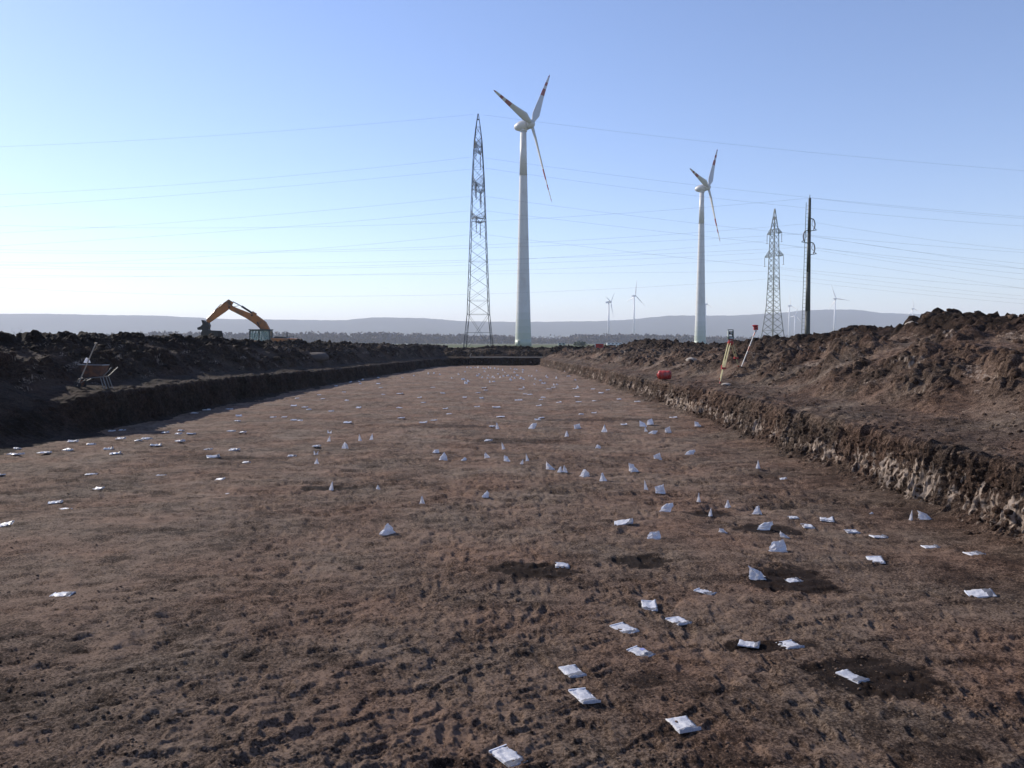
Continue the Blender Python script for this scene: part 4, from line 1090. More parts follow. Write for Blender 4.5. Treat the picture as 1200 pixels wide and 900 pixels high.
BL_NEAR = blade_mesh(33.4, 3.5, 0.30, [(.55, .69), (.76, .83), (.95, 1.01)]).mesh("blade", [M_BLADE, M_RED], True)
def turbine(loc, hub_h, psi, phase, label, r_base, r_top, near=True, R=33.4, tilt=5.0, group="wind turbines"):
    t = thing("wind_turbine", loc, label, "wind turbine", group)
    s = hub_h / 97.0
    tw = MB()
    if near:
        prof = [(0, 1.0), (3, .965), (6, .93), (9, .90), (12, .872), (15, .848), (20, .81), (30, .735), (42, .655), (58, .56), (75, .46), (hub_h - 2.6, r_top / r_base)]
        for k in range(len(prof) - 1):
            z0, a = prof[k]; z1, b = prof[k + 1]
            mt = k + 1 if k < 5 else 0
            tw.tube((0, 0, z0), (0, 0, z1), a * r_base, b * r_base, 32, mt, caps=(k == 0 or k == len(prof) - 2))
        tower = tw.build("tower", [M_WHITE] + GREENS, t, True)
        d = MB(); d.box((-r_base * 0.5, -r_base * 0.84, 1.6), (1.0, 0.25, 2.1), 0, Matrix.Rotation(math.radians(-30), 3, 'Z')); d.build("door", M_DOOR, t)
        for z in (20, 42, 58, 75):
            r_ = float(np.interp(z, [p[0] for p in prof], [p[1] for p in prof])) * r_base
            MB().tube((0, 0, z - .12), (0, 0, z + .12), r_ + .03, r_ + .03, 32).build("joint_ring", M_WHITE, t, True)
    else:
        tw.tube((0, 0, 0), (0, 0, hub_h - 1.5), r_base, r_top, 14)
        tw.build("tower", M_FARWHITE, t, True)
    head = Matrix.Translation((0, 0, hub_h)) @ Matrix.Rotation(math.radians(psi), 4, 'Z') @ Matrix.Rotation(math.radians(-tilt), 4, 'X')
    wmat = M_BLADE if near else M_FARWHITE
    nc = MB()
    rx = Matrix.Rotation(math.radians(90), 3, 'X')      # lathe axis z -> -y (towards the rotor)
    if near:
        nc.lathe([(0.05, -5.0), (0.8, -4.7), (1.5, -4.0), (2.15, -2.7), (2.55, -1.2), (2.6, 0.3), (2.5, 1.6), (2.3, 2.5)], 22, 0, rot=rx)
        nc.tube((0, 0, -3.0), (0, 0, -1.8), 1.6, 1.7, 20)
    else:
        nc.box((0, 1.5, 0.2), (3.4, 10, 3.6))
    o = nc.build("nacelle", wmat, t, near); o.matrix_local = head
    hb = MB()
    off = 4.0 if near else 5.0
    if near: hb.lathe([(2.25, 2.55), (2.3, 3.2), (2.1, 4.4), (1.5, 5.2), (0.8, 5.6), (0.05, 5.75)], 22, 0, rot=rx)
    else: hb.lathe([(1.6, 3.5), (1.7, 5), (1.2, 6.3), (0.1, 7)], 12, 0, rot=rx)
    hb_o = hb.build("hub", wmat, t, True); hb_o.matrix_local = head
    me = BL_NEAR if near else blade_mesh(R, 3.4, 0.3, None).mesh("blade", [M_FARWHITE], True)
    if near: o.scale = (.9, .92, .9); hb_o.scale = (.88, .97, .88)
    for k in range(3):
        b = link(bpy.data.objects.new("blade", me), t)
        b.matrix_local = head @ Matrix.Translation((0, -off, 0)) @ Matrix.Rotation(math.radians(phase + 120 * k), 4, 'Y') @ Matrix.Translation((0, 0, 1.6))
    return t
turbine((5.0, 359, 1.0), 97.0, 62, 38, "larger near wind turbine with red striped blades right of the tall lattice mast", 3.75, 1.35)
turbine((117.3, 502, 1.0), 97.0, 58, 38, "second large wind turbine with red striped blades, left of the smaller mast", 3.75, 1.35)
def far_turbine(px, D, hub, psi, ph, R, label): turbine(((px - 600) * D / 942, D, 1.0), hub, psi, ph, label, 2.4, 1.3, False, R, group="small white turbines far off on the plain")
far_turbine(713, 1750, 90, 62, 48, 33, "small far turbine with bent rotor, left of the two between the big ones")
far_turbine(742.5, 2000, 118, 122, 110, 39, "taller far turbine with wide Y shaped rotor between the big ones")
far_turbine(826, 2300, 112, 104, 8, 30, "faint far turbine right behind the second big tower")
far_turbine(924, 2300, 107, 104, 8, 34, "far turbine just right of the smaller lattice mast")
far_turbine(930.5, 2900, 100, 125, 100, 36, "lower faint turbine against the hill, left of the dark pole")
far_turbine(977, 2000, 111, 125, 20, 36, "far turbine right of the dark pole above the spoil heap's slope")
far_turbine(1068, 2700, 116, 110, 5, 36, "faintest turbine, its rotor just clearing the right spoil heap")

# ------------------------------------------------------------------ lattice masts
M_STEEL = plain("mast_steel", (0.075, 0.085, 0.085), 0.6, metal=0.4, var=0.2, scale=1.5)
M_STEEL2 = plain("mast_grey_green", (0.12, 0.135, 0.12), 0.6, metal=0.3, var=0.2, scale=1.5)
M_INS = plain("insulator_brown", (0.07, 0.045, 0.035), 0.3, var=0.15)

def lattice(loc, rz, label, prof, bays, leg_w, br_w, mat, arms, ins_len):
    """prof: (z, half width) knots; arms: list of (z, half length, root depth, half root width, sides)"""
    t = thing("lattice_mast", loc, label, "pylon", rz=rz)
    zs = [p[0] for p in prof]; ws = [p[1] for p in prof]
    hw = lambda z: float(np.interp(z, zs, ws))
    for sx in (-1, 1):
        for sy in (-1, 1):
            mb = MB()
            for a, b in zip(prof[:-1], prof[1:]):
                mb.beam((sx * a[1], sy * a[1], a[0]), (sx * b[1], sy * b[1], b[0]), leg_w)
            mb.build("leg", mat, t)
    for k, (z0, z1) in enumerate(zip(bays[:-1], bays[1:])):
        a, b = hw(z0), hw(z1)
        for f in range(4):
            R = Matrix.Rotation(math.radians(90 * f), 3, 'Z')
            P = lambda x, y, z: R @ Vector((x, y, z))
            w = br_w * (1.3 if k == 0 else 1)
            MB().beam(P(-a, -a, z0), P(b, -b, z1), w).build("brace", mat, t)
            MB().beam(P(a, -a + w * 1.2, z0), P(-b, -b + w * 1.2, z1), w).build("brace", mat, t)
            if k in (0, 1) or k % 4 == 0:
                MB().beam(P(-b, -b, z1), P(b, -b, z1), w).build("strut", mat, t)
            if k == 0:
                m = hw(z0 + (z1 - z0) * .5); zz = z0 + (z1 - z0) * .5
                MB().beam(P(-m, -m, zz), P(m, -m, zz), w * .7).build("strut", mat, t)
    for (z, L, dep, rw, n) in arms:
        for s in (-1, 1):
            am = MB(); tip = Vector((s * L, 0, z))
            w = hw(z); w2 = hw(z + dep)
            for y in (-1, 1):
                am.beam((s * w, y * w, z), tip, leg_w * .75); am.beam((s * w2, y * w2, z + dep), tip + Vector((0, 0, .12)), leg_w * .7)
            for i in range(1, n + 1):
                q = i / (n + 1)
                lo = [Vector((s * w, y * w, z)).lerp(tip, q) for y in (-1, 1)]; hi = [Vector((s * w2, y * w2, z + dep)).lerp(tip, q) for y in (-1, 1)]
                am.beam(lo[0], lo[1], br_w * .8); am.beam(lo[0], hi[0], br_w * .8); am.beam(lo[1], hi[1], br_w * .8)
                q2 = (i - 1) / (n + 1)
                l2 = [Vector((s * w, y * w, z)).lerp(tip, q2) for y in (-1, 1)]
                am.beam(l2[0], hi[0], br_w * .7); am.beam(l2[1], hi[1], br_w * .7); am.beam(l2[0], lo[1], br_w * .7)
            arm = am.build("cross_arm", mat, t)
            for q in ((0.0, 0.42) if L > 5 else (0.0,)):
                if ins_len <= 0: continue
                ip = Vector((s * w, 0, z)).lerp(tip, 1 - q)
                im = MB(); im.tube(ip, ip - Vector((0, 0, ins_len)), .05, .05, 6)
                for kk in range(7): im.tube(ip - Vector((0, 0, ins_len * (.15 + kk * .1))), ip - Vector((0, 0, ins_len * (.15 + kk * .1) + .09)), .15, .11, 8)
                im.tube(ip - Vector((.35, 0, ins_len)), ip - Vector((-.35, 0, ins_len)), .07, .07, 6)
                im.build("insulator", M_INS, arm)
    return t
prof1 = [(0, 2.75), (7.1, 2.05), (25.3, 1.40), (33.7, 1.10), (40.6, 0.72), (43.2, 0.42), (45.8, 0.05)]
bays1 = [0.0, 7.1, 9.8, 12.4, 14.9, 17.3, 19.6, 21.8, 23.9, 25.9, 28.3, 30.7, 33.1, 35.4, 37.6, 39.7, 41.6, 43.3]
m1 = lattice((-6.55, 158, 1.0), math.radians(87), "tall dark lattice power mast left of the nearest turbine, arms pointing away", prof1, bays1, 0.115, 0.04, M_STEEL,
        [(25.4, 4.2, 1.5, 0, 4), (31.6, 6.0, 2.4, 0, 6), (39.0, 4.6, 2.0, 0, 5)], 2.9)
MB().beam((-.6, 0, 44.6), (0.5, 0, 44.8), .18).build("earth_wire_arm", M_STEEL, m1)
prof3 = [(0, 3.1), (5, 2.35), (13.4, 1.55), (22.5, 1.25), (29.6, 1.1), (37.4, 0.95), (45.3, 0.06)]
bays3 = [0.0, 3.0, 5.6, 8.0, 10.2, 12.2, 14.0, 15.8, 17.6, 19.3, 21.0, 22.6, 24.3, 26.0, 27.7, 29.4, 31.3, 33.2, 35.1, 37.0, 39.0, 41.0, 43.0]
lattice((85.8, 265, 1.0), math.radians(119), "smaller grey green lattice mast with stepped arms, left of the dark pole", prof3, bays3, 0.17, 0.08, M_STEEL2,
        [(22.6, 2.3, .7, 0, 2), (29.8, 4.0, 2.1, 0, 4), (37.2, 3.1, 1.9, 0, 3)], 2.9)

# ------------------------------------------------------------------ dark steel pole
M_POLE = plain("pole_dark", (0.030, 0.036, 0.028), 0.6, var=0.25, scale=2.0)
pt = thing("power_pole", (60.5, 165, 1.0), "tall dark tubular power pole with curved insulators, right of the smaller mast", "power pole")
pm = MB()
for a, b in zip([0, 8, 16, 24], [8, 16, 24, 30.9]): pm.tube((0, 0, a), (0, 0, b), .58 - a * .0105, .58 - b * .0105, 18)
pm.build("shaft", M_POLE, pt, True)
for sd, z in ((1, 24.6), (-1, 22.2), (1, 19.8)):
    rt = .58 - z * .0105
    am = MB(); am.beam((sd * rt, 0, z + 2.2), (sd * (rt + .6), 0, z + 2.0), .16).beam((sd * rt, 0, z - .3), (sd * (rt + 1.2), 0, z - .1), .14)
    arm = am.build("insulator_arm", M_POLE, pt)
    im = MB(); pts = [Vector((sd * (rt + .55 + .28 * math.sin(math.pi * q / 8)), 0, z + 2.0 - 2.1 * q / 8)) for q in range(9)]
    im.path(pts, .08, 6)
    for q in pts[1:8:1]: im.tube(q + Vector((0, 0, .06)), q - Vector((0, 0, .06)), .17, .17, 8)
    im.path([Vector((sd * (rt + .35), 0, z + 2.0)), Vector((sd * (rt + .2), 0, z + .9)), Vector((sd * (rt + 1.1), 0, z - .1))], .05, 5)
    im.build("insulator", M_INS, arm)
lad = MB()
lad.beam((-1.25, -.1, 0.5), (-.75, -.1, 30.0), .09)
for k in range(38):
    z = 1.2 + k * .76; x = -1.25 + .5 * (z - .5) / 29.5
    lad.beam((x, -.1, z), (-(.58 - z * .0105), -.1, z), .05)
lad.build("climbing_rail", M_STEEL2, pt)
MB().tube((0, 0, 30.9), (0, 0, 31.6), .1, .05, 8).build("cap_spike", M_POLE, pt)

# ------------------------------------------------------------------ wires
M_WIRE = plain("wire_alu", (0.20, 0.20, 0.21), 0.5, metal=0.2)
WIRES = [
(-139.27,-7.43,158.00,(0.0003198,0.101521,47.4324),'highest overhead wire, left of the tall lattice mast'),
(-5.61,139.42,158.00,(0.0002688,-0.126945,45.8933),'highest overhead wire, right of the tall lattice mast'),
(-139.57,-7.78,158.00,(0.0004101,0.122552,39.4749),'second highest wire on the left of the tall lattice mast'),
(-5.30,139.71,158.00,(0.0003063,-0.136716,37.6497),'second highest wire on the right of the tall lattice mast'),
(-139.65,-7.79,158.00,(0.0002355,0.104778,37.0581),'third wire from the top on the left of the tall mast'),
(-5.30,139.77,158.00,(0.0003750,-0.141727,35.6581),'third wire from the top on the right of the tall mast'),
(-139.81,-8.13,158.00,(0.0003014,0.109744,31.8825),'fourth wire from the top on the left of the tall mast'),
(-5.31,139.94,158.00,(0.0003603,-0.137451,30.2698),'fourth wire from the top on the right of the tall mast'),
(-139.89,-8.31,158.00,(0.0002257,0.098238,29.0159),'fifth wire from the top on the left of the tall mast'),
(-5.15,140.04,158.00,(0.0001425,-0.120273,27.5923),'fifth wire from the top on the right of the tall mast'),
(-140.02,-8.48,158.00,(0.0004230,0.110927,24.5125),'lowest wire of the tall mast on its left side'),
(-4.99,140.16,158.00,(0.0002538,-0.123357,22.9797),'lowest wire of the tall mast on its right side'),
(-144.34,60.42,165.00,(0.0003350,0.046624,22.7354),"nearly level wire ending at the pole's uppermost right insulator"),
(61.98,144.35,165.00,(0.0009549,-0.289025,41.1928),"wire falling right from the pole's uppermost insulator"),
(-145.31,59.96,166.50,(0.0002067,0.032547,22.2165),"nearly level wire ending at the pole's left insulator"),
(60.31,145.38,166.50,(0.0008947,-0.279658,38.3491),"wire falling right from the pole's left insulator"),
(-144.42,61.72,165.00,(0.0002114,0.027744,19.6041),"nearly level wire ending at the pole's lowest insulator"),
(62.08,144.50,165.00,(0.0007293,-0.247822,34.5229),"wire falling right from the pole's lowest insulator"),
(-144.18,60.67,165.00,(0.0003767,0.049746,27.5256),'thin wire reaching the top of the dark pole from the left'),
(60.67,144.14,165.00,(0.0005300,-0.182182,41.0321),'thin wire leaving the top of the dark pole to the right'),
(-207.74,83.74,265.00,(0.0002587,0.052618,29.7331),'level wire meeting the smaller mast just above its middle arm'),
(-206.51,82.34,263.00,(0.0001450,0.032133,28.2212),'level wire meeting the smaller mast at its middle arm'),
(-208.48,83.87,266.00,(0.0001492,0.033622,26.3656),'level wire meeting the smaller mast below its middle arm'),
(-207.24,83.31,264.00,(0.0000089,0.008489,25.1055),'level wire meeting the smaller mast at its lowest arm'),
(-207.98,83.67,265.00,(0.0002596,0.032954,18.8850),'lowest of the level wires left of the smaller mast'),
(87.05,207.79,265.00,(-0.0002297,-0.090873,48.3733),'uppermost wire leaving the smaller mast to the right'),
(88.33,209.17,267.00,(0.0002663,-0.213964,51.9119),'second wire leaving the smaller mast to the right'),
(87.39,207.36,264.00,(0.0000121,-0.145099,44.2733),'third wire leaving the smaller mast to the right'),
(87.86,208.71,266.00,(0.0002748,-0.181121,40.6807),'fourth wire leaving the smaller mast to the right'),
(87.56,208.11,265.00,(0.0001965,-0.150561,36.5268),'fifth wire leaving the smaller mast to the right'),
(87.58,208.15,265.00,(0.0001965,-0.150602,35.1418),'lowest wire leaving the smaller mast to the right'),
]

for x0, x1, Y, c, lab in WIRES:
    mb = MB(); n = 26
    pts = []
    for k in range(n + 1):
        x = x0 + (x1 - x0) * k / n
        pts.append(Vector((x, Y, c[0] * x * x + c[1] * x + c[2])))
    rad = 0.012 if Y < 200 else 0.017
    base = pts[0].copy()
    V = []
    for p in pts:
        for i in range(4): V.append(p - base + Vector((0, rad * math.cos(i * 1.5708), rad * math.sin(i * 1.5708))))
    F = [(k * 4 + i, k * 4 + (i + 1) % 4, k * 4 + 4 + (i + 1) % 4, k * 4 + 4 + i) for k in range(n) for i in range(4)]
    mb.add(V, F)
    o = mb.build("power_line_wire", M_WIRE); o.location = base
    meta(o, lab, "wire", "overhead power wires")

# ------------------------------------------------------------------ excavator
M_ORANGE = plain("excavator_orange", (0.42, 0.145, 0.035), 0.5, var=0.15, scale=2.0, dirt=(0.16, 0.09, 0.05), dirt_amt=0.35)
M_BLACK = plain("machine_black", (0.022, 0.022, 0.024), 0.5, var=0.3, scale=3)
M_DSTEEL = plain("bucket_steel", (0.035, 0.032, 0.03), 0.55, metal=0.3, var=0.3, scale=3)
M_CHROME = plain("piston_steel", (0.45, 0.45, 0.45), 0.25, metal=0.9, var=0.05)
M_CABF = plain("cab_frame", (0.035, 0.05, 0.05), 0.5)
gm, gnt, gp = new_mat("cab_glass")
gp.inputs["Base Color"].default_value = (0.35, 0.52, 0.50, 1); gp.inputs["Roughness"].default_value = 0.05; gp.inputs["Alpha"].default_value = 0.28
ex = thing("excavator", (-29.25, 95, 1.0), "orange crawler excavator with arm raised, standing behind the left spoil heap", "excavator")
for y in (-1.2, 1.2):
    mb = MB(); pr = []
    for k in range(9): a = math.pi / 2 + math.pi * k / 8; pr.append((-1.75 + .42 * math.cos(a) + .6, .45 + .42 * math.sin(a)))
    for k in range(9): a = -math.pi / 2 + math.pi * k / 8; pr.append((2.4 + .42 * math.cos(a) + .4, .45 + .42 * math.sin(a)))
    mb.prism(pr, y - .3, y + .3); tk = mb.build("track", M_BLACK, ex)
    mb = MB()
    for k in range(7): mb.tube((-1.0 + k * .6, y - .33, .32), (-1.0 + k * .6, y + .33, .32), .2, .2, 12)
    mb.build("roller", M_DSTEEL, tk)
MB().tube((.8, 0, .75), (.8, 0, 1.1), .7, .7, 20).box((.8, 0, .55), (2.6, 1.9, .4)).build("undercarriage", M_BLACK, ex)
bevel(MB().prism([(-1.2, 1.1), (3.9, 1.1), (4.05, 1.35), (4.0, 2.0), (3.3, 2.06), (2.9, 2.02), (1.2, 2.08), (1.2, 1.5), (-1.2, 1.5)], -1.3, 1.3).build("upper_body", M_ORANGE, ex), .05)
MB().prism([(1.3, 2.1), (2.9, 2.04), (2.8, 2.2), (1.6, 2.28)], -.9, .9).build("engine_cover", M_BLACK, ex)
MB().tube((2.6, .4, 2.1), (2.6, .4, 2.75), .06, .06, 8).tube((3.7, .8, 2.0), (3.72, .8, 2.2), .04, .04, 6).build("exhaust", M_BLACK, ex)
MB().path([Vector((3.0, -1.2, 2.05)), Vector((3.0, -1.2, 2.3)), Vector((3.8, -1.2, 2.3)), Vector((3.8, -1.2, 2.0))], .03, 6).build("handrail", M_BLACK, ex)
cb = MB()
cp = [(-1.3, 1.5), (1.05, 1.5), (1.05, 2.98), (-1.22, 2.98)]
for y in (-1.28, -.32):
    for a, b in zip(cp, cp[1:] + cp[:1]): cb.beam((a[0], y, a[1]), (b[0], y, b[1]), .11)
    cb.beam((-.25, y, 1.5), (-.15, y, 2.98), .1); cb.beam((-.95, y, 1.55), (-.5, y, 2.95), .07)
for a in cp: cb.beam((a[0], -1.28, a[1]), (a[0], -.32, a[1]), .11)
cab = cb.build("cab", M_CABF, ex)
MB().box((-.1, -.8, 3.05), (2.55, 1.15, .1)).build("cab_roof", M_CABF, ex)
gl = MB()
for y in (-1.29, -.31): gl.box((.45, y, 2.25), (1.1, .02, 1.36)).box((-.72, y, 2.25), (.9, .02, 1.36))
gl.box((-1.3, -.8, 2.25), (.02, .86, 1.36))
gl.build("window", gm, cab)
MB().box((.35, -.8, 1.75), (.5, .5, .15)).box((.58, -.8, 2.1), (.14, .5, .7)).build("seat", M_BLACK, cab)
MB().box((-.85, -1.28, 1.66), (.75, .05, .3)).build("door", M_ORANGE, cab)
bm_ = bevel(MB().prism([(0.2, 1.9), (-0.37, 3.1), (-0.96, 3.69), (-2.13, 4.46), (-4.02, 5.42), (-4.15, 5.81), (-3.9, 5.96), (-3.19, 5.63), (-1.55, 4.99), (-0.84, 4.78), (-0.31, 4.4), (0.22, 3.99), (0.75, 2.99), (.9, 1.9)], -.12, .32).build("boom", M_ORANGE, ex), .04)
MB().tube((-1.35, -.2, 4.75), (-1.35, .4, 4.75), .1, .1, 10).tube((-4.0, -.2, 5.7), (-4.0, .4, 5.7), .12, .12, 10).build("pivot_pin", M_DSTEEL, bm_)
for y in (-.32, .5): MB().tube((.3, y, 1.9), (-.25, y, 3.0), .11, .11, 10).tube((-.25, y, 3.0), (-.7, y, 4.0), .06, .06, 8).build("lift_cylinder", M_BLACK, ex)
MB().tube((-1.3, .1, 4.98), (-2.6, .1, 5.82), .12, .12, 10).tube((-2.6, .1, 5.82), (-3.62, .1, 6.36), .06, .06, 8, 1).build("stick_cylinder", [M_BLACK, M_CHROME], ex)
MB().box((-1.15, .1, 4.98), (.55, .3, .28), 0, Matrix.Rotation(math.radians(32), 3, 'Y')).build("bracket", M_ORANGE, ex)
sk = bevel(MB().prism([(-4.13, 6.64), (-3.6, 6.28), (-3.9, 5.69), (-4.49, 5.22), (-6.6, 3.78), (-6.82, 4.16), (-5.19, 5.87)], -.05, .25).build("stick", M_ORANGE, ex), .03)
MB().tube((-5.0, .1, 6.02), (-5.75, .1, 5.3), .11, .11, 10).tube((-5.75, .1, 5.3), (-6.75, .1, 4.35), .055, .055, 8, 1).build("bucket_cylinder", [M_BLACK, M_CHROME], sk)
MB().path([Vector((-3.9, -.1, 6.5)), Vector((-4.6, -.15, 6.25)), Vector((-5.3, -.12, 5.6))], .03, 5).path([Vector((-2.9, -.1, 5.9)), Vector((-3.5, -.12, 5.75)), Vector((-4.1, -.1, 6.3))], .03, 5).build("hose", M_BLACK, sk)
MB().prism([(-7.28, 4.22), (-7.05, 4.18), (-6.85, 3.92), (-6.55, 3.98), (-6.4, 3.6), (-6.5, 3.15), (-6.35, 2.95), (-6.7, 2.85), (-7.0, 2.95), (-7.2, 2.85), (-7.25, 3.1), (-7.72, 3.05), (-7.8, 3.3), (-7.4, 3.45), (-7.15, 3.7)], -.25, .45).build("tilt_rotator", M_DSTEEL, ex)
bk = MB(); arc = [(-7.1, 2.85), (-7.12, 2.4), (-7.0, 1.98), (-6.5, 1.82), (-5.6, 1.84), (-5.12, 2.0)]
bk.prism(arc + [(-5.2, 2.1), (-5.6, 1.95), (-6.45, 1.93), (-6.9, 2.08), (-7.0, 2.4), (-6.95, 2.85)], -.8, 1.0)
for y in (-.8, .96): bk.prism(arc + [(-5.3, 2.95), (-6.6, 3.02)], y, y + .04)
bk = bk.build("bucket", M_DSTEEL, ex)
tb = MB()
for k in range(5): tb.box((-5.02, -.7 + k * .4, 2.05), (.24, .1, .08))
tb.build("tooth", M_DSTEEL, bk)

# ------------------------------------------------------------------ total station on its tripod, prism pole
M_YEL = plain("tripod_yellow", (0.60, 0.53, 0.28), 0.5, var=0.12, scale=8)
M_REDP = plain("red_paint", (0.42, 0.035, 0.03), 0.4, var=0.12, scale=8)
M_DGREEN = plain("instrument_green", (0.05, 0.075, 0.065), 0.4, var=0.1, scale=10)
M_LGREY = plain("instrument_grey", (0.35, 0.38, 0.36), 0.4, var=0.1, scale=10)
hx_, hy_ = 8.06, 29.7
feet = [(7.50, 29.0), (7.86, 30.35), (8.52, 30.2)]
ts = thing("surveying_tripod", (hx_, hy_, 0), "yellow wooden surveying tripod with red clamps on the right bank", "tripod")
ht = 2.55
for fx, fy in feet:
    fz = bank_z(fx, fy, PR) - 0.02
    top = Vector((0, 0, ht - .05)) + Vector((fx - hx_, fy - hy_, 0)).normalized() * .09
    ft = Vector((fx - hx_, fy - hy_, fz))
    d = ft - top; side_ = d.cross(Vector((0, 0, 1))).normalized()
    mid_ = top + d * .62
    l = MB(); l.beam(top + side_ * .045, mid_ + side_ * .045, .024, .022).beam(top - side_ * .045, mid_ - side_ * .045, .024, .022).beam(top + d * .45, top + d * .96, .032, .026)
    leg = l.build("leg", M_YEL, ts)
    MB().box(mid_, (.15, .1, .07)).build("clamp", M_REDP, leg)
    MB().tube(top + d * .95, ft, .03, .012, 8).build("foot_spike", M_REDP, leg)
MB().tube((0, 0, ht - .08), (0, 0, ht), .11, .11, 16).tube((0, 0, ht - .14), (0, 0, ht - .08), .05, .08, 12).build("tripod_head", M_REDP, ts)
st_ = thing("total_station", (hx_, hy_, ht), "dark green and grey total station on top of the yellow tripod", "surveying instrument")
MB().tube((0, 0, 0), (0, 0, .025), .085, .085, 12).tube((0, 0, .055), (0, 0, .08), .085, .085, 12).tube((.05, 0, .02), (.05, 0, .06), .015, .015, 8).tube((-.04, .05, .02), (-.04, .05, .06), .015, .015, 8).tube((-.04, -.05, .02), (-.04, -.05, .06), .015, .015, 8).build("tribrach", M_REDP, st_)
bevel(MB().box((0, 0, .14), (.21, .17, .12)).build("base_housing", M_DGREEN, st_), .012)
for s in (-1, 1): bevel(MB().box((s * .085, 0, .30), (.05, .12, .22), taper=.85).build("yoke_arm", M_LGREY if s < 0 else M_DGREEN, st_), .01)
tl = MB().tube((0, -.11, .32), (0, .10, .32), .05, .055, 14).box((0, 0, .32), (.11, .13, .12)).build("telescope", M_BLACK, st_)
MB().tube((0, -.125, .32), (0, -.109, .32), .04, .04, 12).build("eyepiece", M_LGREY, tl)
MB().beam((-.09, 0, .44), (.09, 0, .44), .025).beam((-.09, 0, .40), (-.09, 0, .45), .025).beam((.09, 0, .40), (.09, 0, .45), .025).build("carry_handle", M_DGREEN, st_)
MB().box((0, -.09, .14), (.13, .012, .08)).build("display", M_LGREY, st_)
pb = Vector((8.66, 30.5, bank_z(8.66, 30.5, PR) - .03)); ptop = Vector((9.27, 30.7, 2.93))
pp = thing("prism_pole", pb, "leaning red and white surveying pole with a red head, right of the tripod", "surveying pole")
pd = ptop - pb; mw = plain("pole_white", (0.62, 0.6, 0.56), 0.45); mb = MB()
for k in range(8): mb.tube(pd * (k / 8), pd * ((k + 1) / 8), .019, .019, 10, (0, 0, 0, 0, 1, 0, 0, 1)[k])
mb.build("rod", [mw, M_REDP], pp)
hd = pd
MB().tube(hd, hd + Vector((.01, 0, .06)), .05, .055, 12, 1).box(hd + Vector((.02, 0, .13)), (.16, .07, .13)).lathe([(.05, .19), (.10, .205), (.12, .235), (.09, .26), (.02, .265)], 14, 0, hd).build("prism_head", [M_REDP, mw], pp)
MB().tube(hd + Vector((.02, -.045, .13)), hd + Vector((.02, -.03, .13)), .03, .03, 12).build("glass_prism", M_BLACK, pp)

# ------------------------------------------------------------------ red canister lying on the bank
cz = bank_z(6.5, 34.2, PR)
cn = thing("plastic_canister", (6.5, 34.2, cz + .17), "bright red plastic canister lying on its side on the right bank's lip", "canister", rz=math.radians(-22))
ry = Matrix.Rotation(math.radians(90), 3, 'Y')
M_CRED = plain("canister_red", (0.40, 0.028, 0.022), 0.45, var=0.12, scale=5, dirt=(.22, .10, .08), dirt_amt=.2)
MB().lathe([(.10, -.285), (.15, -.27), (.185, -.235), (.192, -.15), (.182, -.12), (.192, -.09), (.192, .07), (.182, .10), (.192, .13), (.19, .22), (.165, .26), (.08, .27)], 22, 0, rot=ry).build("body", M_CRED, cn, True)
MB().lathe([(.06, -.335), (.065, -.33), (.065, -.283)], 12, 0, rot=ry).build("cap", M_CRED, cn)
MB().path([Vector((-.27, 0, .10)), Vector((-.33, 0, .13)), Vector((-.33, 0, -.13)), Vector((-.27, 0, -.10))], .012, 6).build("handle", M_BLACK, cn)

# ------------------------------------------------------------------ wheelbarrow with its pole and bag
M_RUST = plain("rusty_tub", (0.17, 0.075, 0.04), 0.8, var=0.35, scale=9, dirt=(0.08, 0.05, 0.04), dirt_amt=.6)
M_TUBE = plain("galvanised_tube", (0.22, 0.21, 0.20), 0.45, metal=0.4, var=0.15, scale=6)
M_WOOD = plain("weathered_wood", (0.42, 0.34, 0.26), 0.8, var=0.25, scale=14)
wz = bank_z(-12.75, 24.5, PL)
wb = thing("wheelbarrow", (-12.62, 24.5, wz), "rusty brown wheelbarrow with steel handles on the left bench, white sack in its tub", "wheelbarrow", rz=math.radians(4))
tub = MB()
top = [(-.62, -.30, .84), (.30, -.32, .82), (.30, .32, .82), (-.62, .30, .84)]
bot = [(-.40, -.20, .42), (.16, -.24, .42), (.16, .24, .42), (-.40, .20, .42)]
inn = [(x * .96, y * .94, z_) for x, y, z_ in top]; inb = [(x * .94, y * .92, z_ + .02) for x, y, z_ in bot]
V = top + bot + inn + inb
tub.add(V, [(0, 4, 5, 1)[::1], (1, 5, 6, 2), (2, 6, 7, 3), (3, 7, 4, 0), (4, 7, 6, 5), (8, 9, 13, 12), (9, 10, 14, 13), (10, 11, 15, 14), (11, 8, 12, 15), (12, 13, 14, 15), (0, 1, 9, 8), (1, 2, 10, 9), (2, 3, 11, 10), (3, 0, 8, 11)])
bevel(tub.build("tub", M_RUST, wb), .012)
MB().path([Vector(p) for p in top + top[:1]], .014, 6).build("rim", M_TUBE, wb)
for y in (-.25, .25):
    MB().path([Vector((-.62, y * .35, .20)), Vector((-.30, y, .36)), Vector((.28, y, .42)), Vector((.63, y * 1.2, .74))], .017, 8).build("handle_bar", M_TUBE, wb)
    MB().path([Vector((.18, y, .42)), Vector((.30, y * 1.1, .0)), Vector((.42, y * 1.1, .0)), Vector((.28, y, .42))], .015, 6).build("leg", M_TUBE, wb)
wh = MB(); r90 = Matrix.Rotation(math.radians(90), 3, 'X')
for k in range(16):
    a, b = 2 * math.pi * k / 16, 2 * math.pi * (k + 1) / 16
    wh.tube((-.62 + .15 * math.cos(a), 0, .19 + .15 * math.sin(a)), (-.62 + .15 * math.cos(b), 0, .19 + .15 * math.sin(b)), .042, .042, 8)
wb.scale = (.78, .78, .86)
whl = wh.build("wheel", M_BLACK, wb, True)
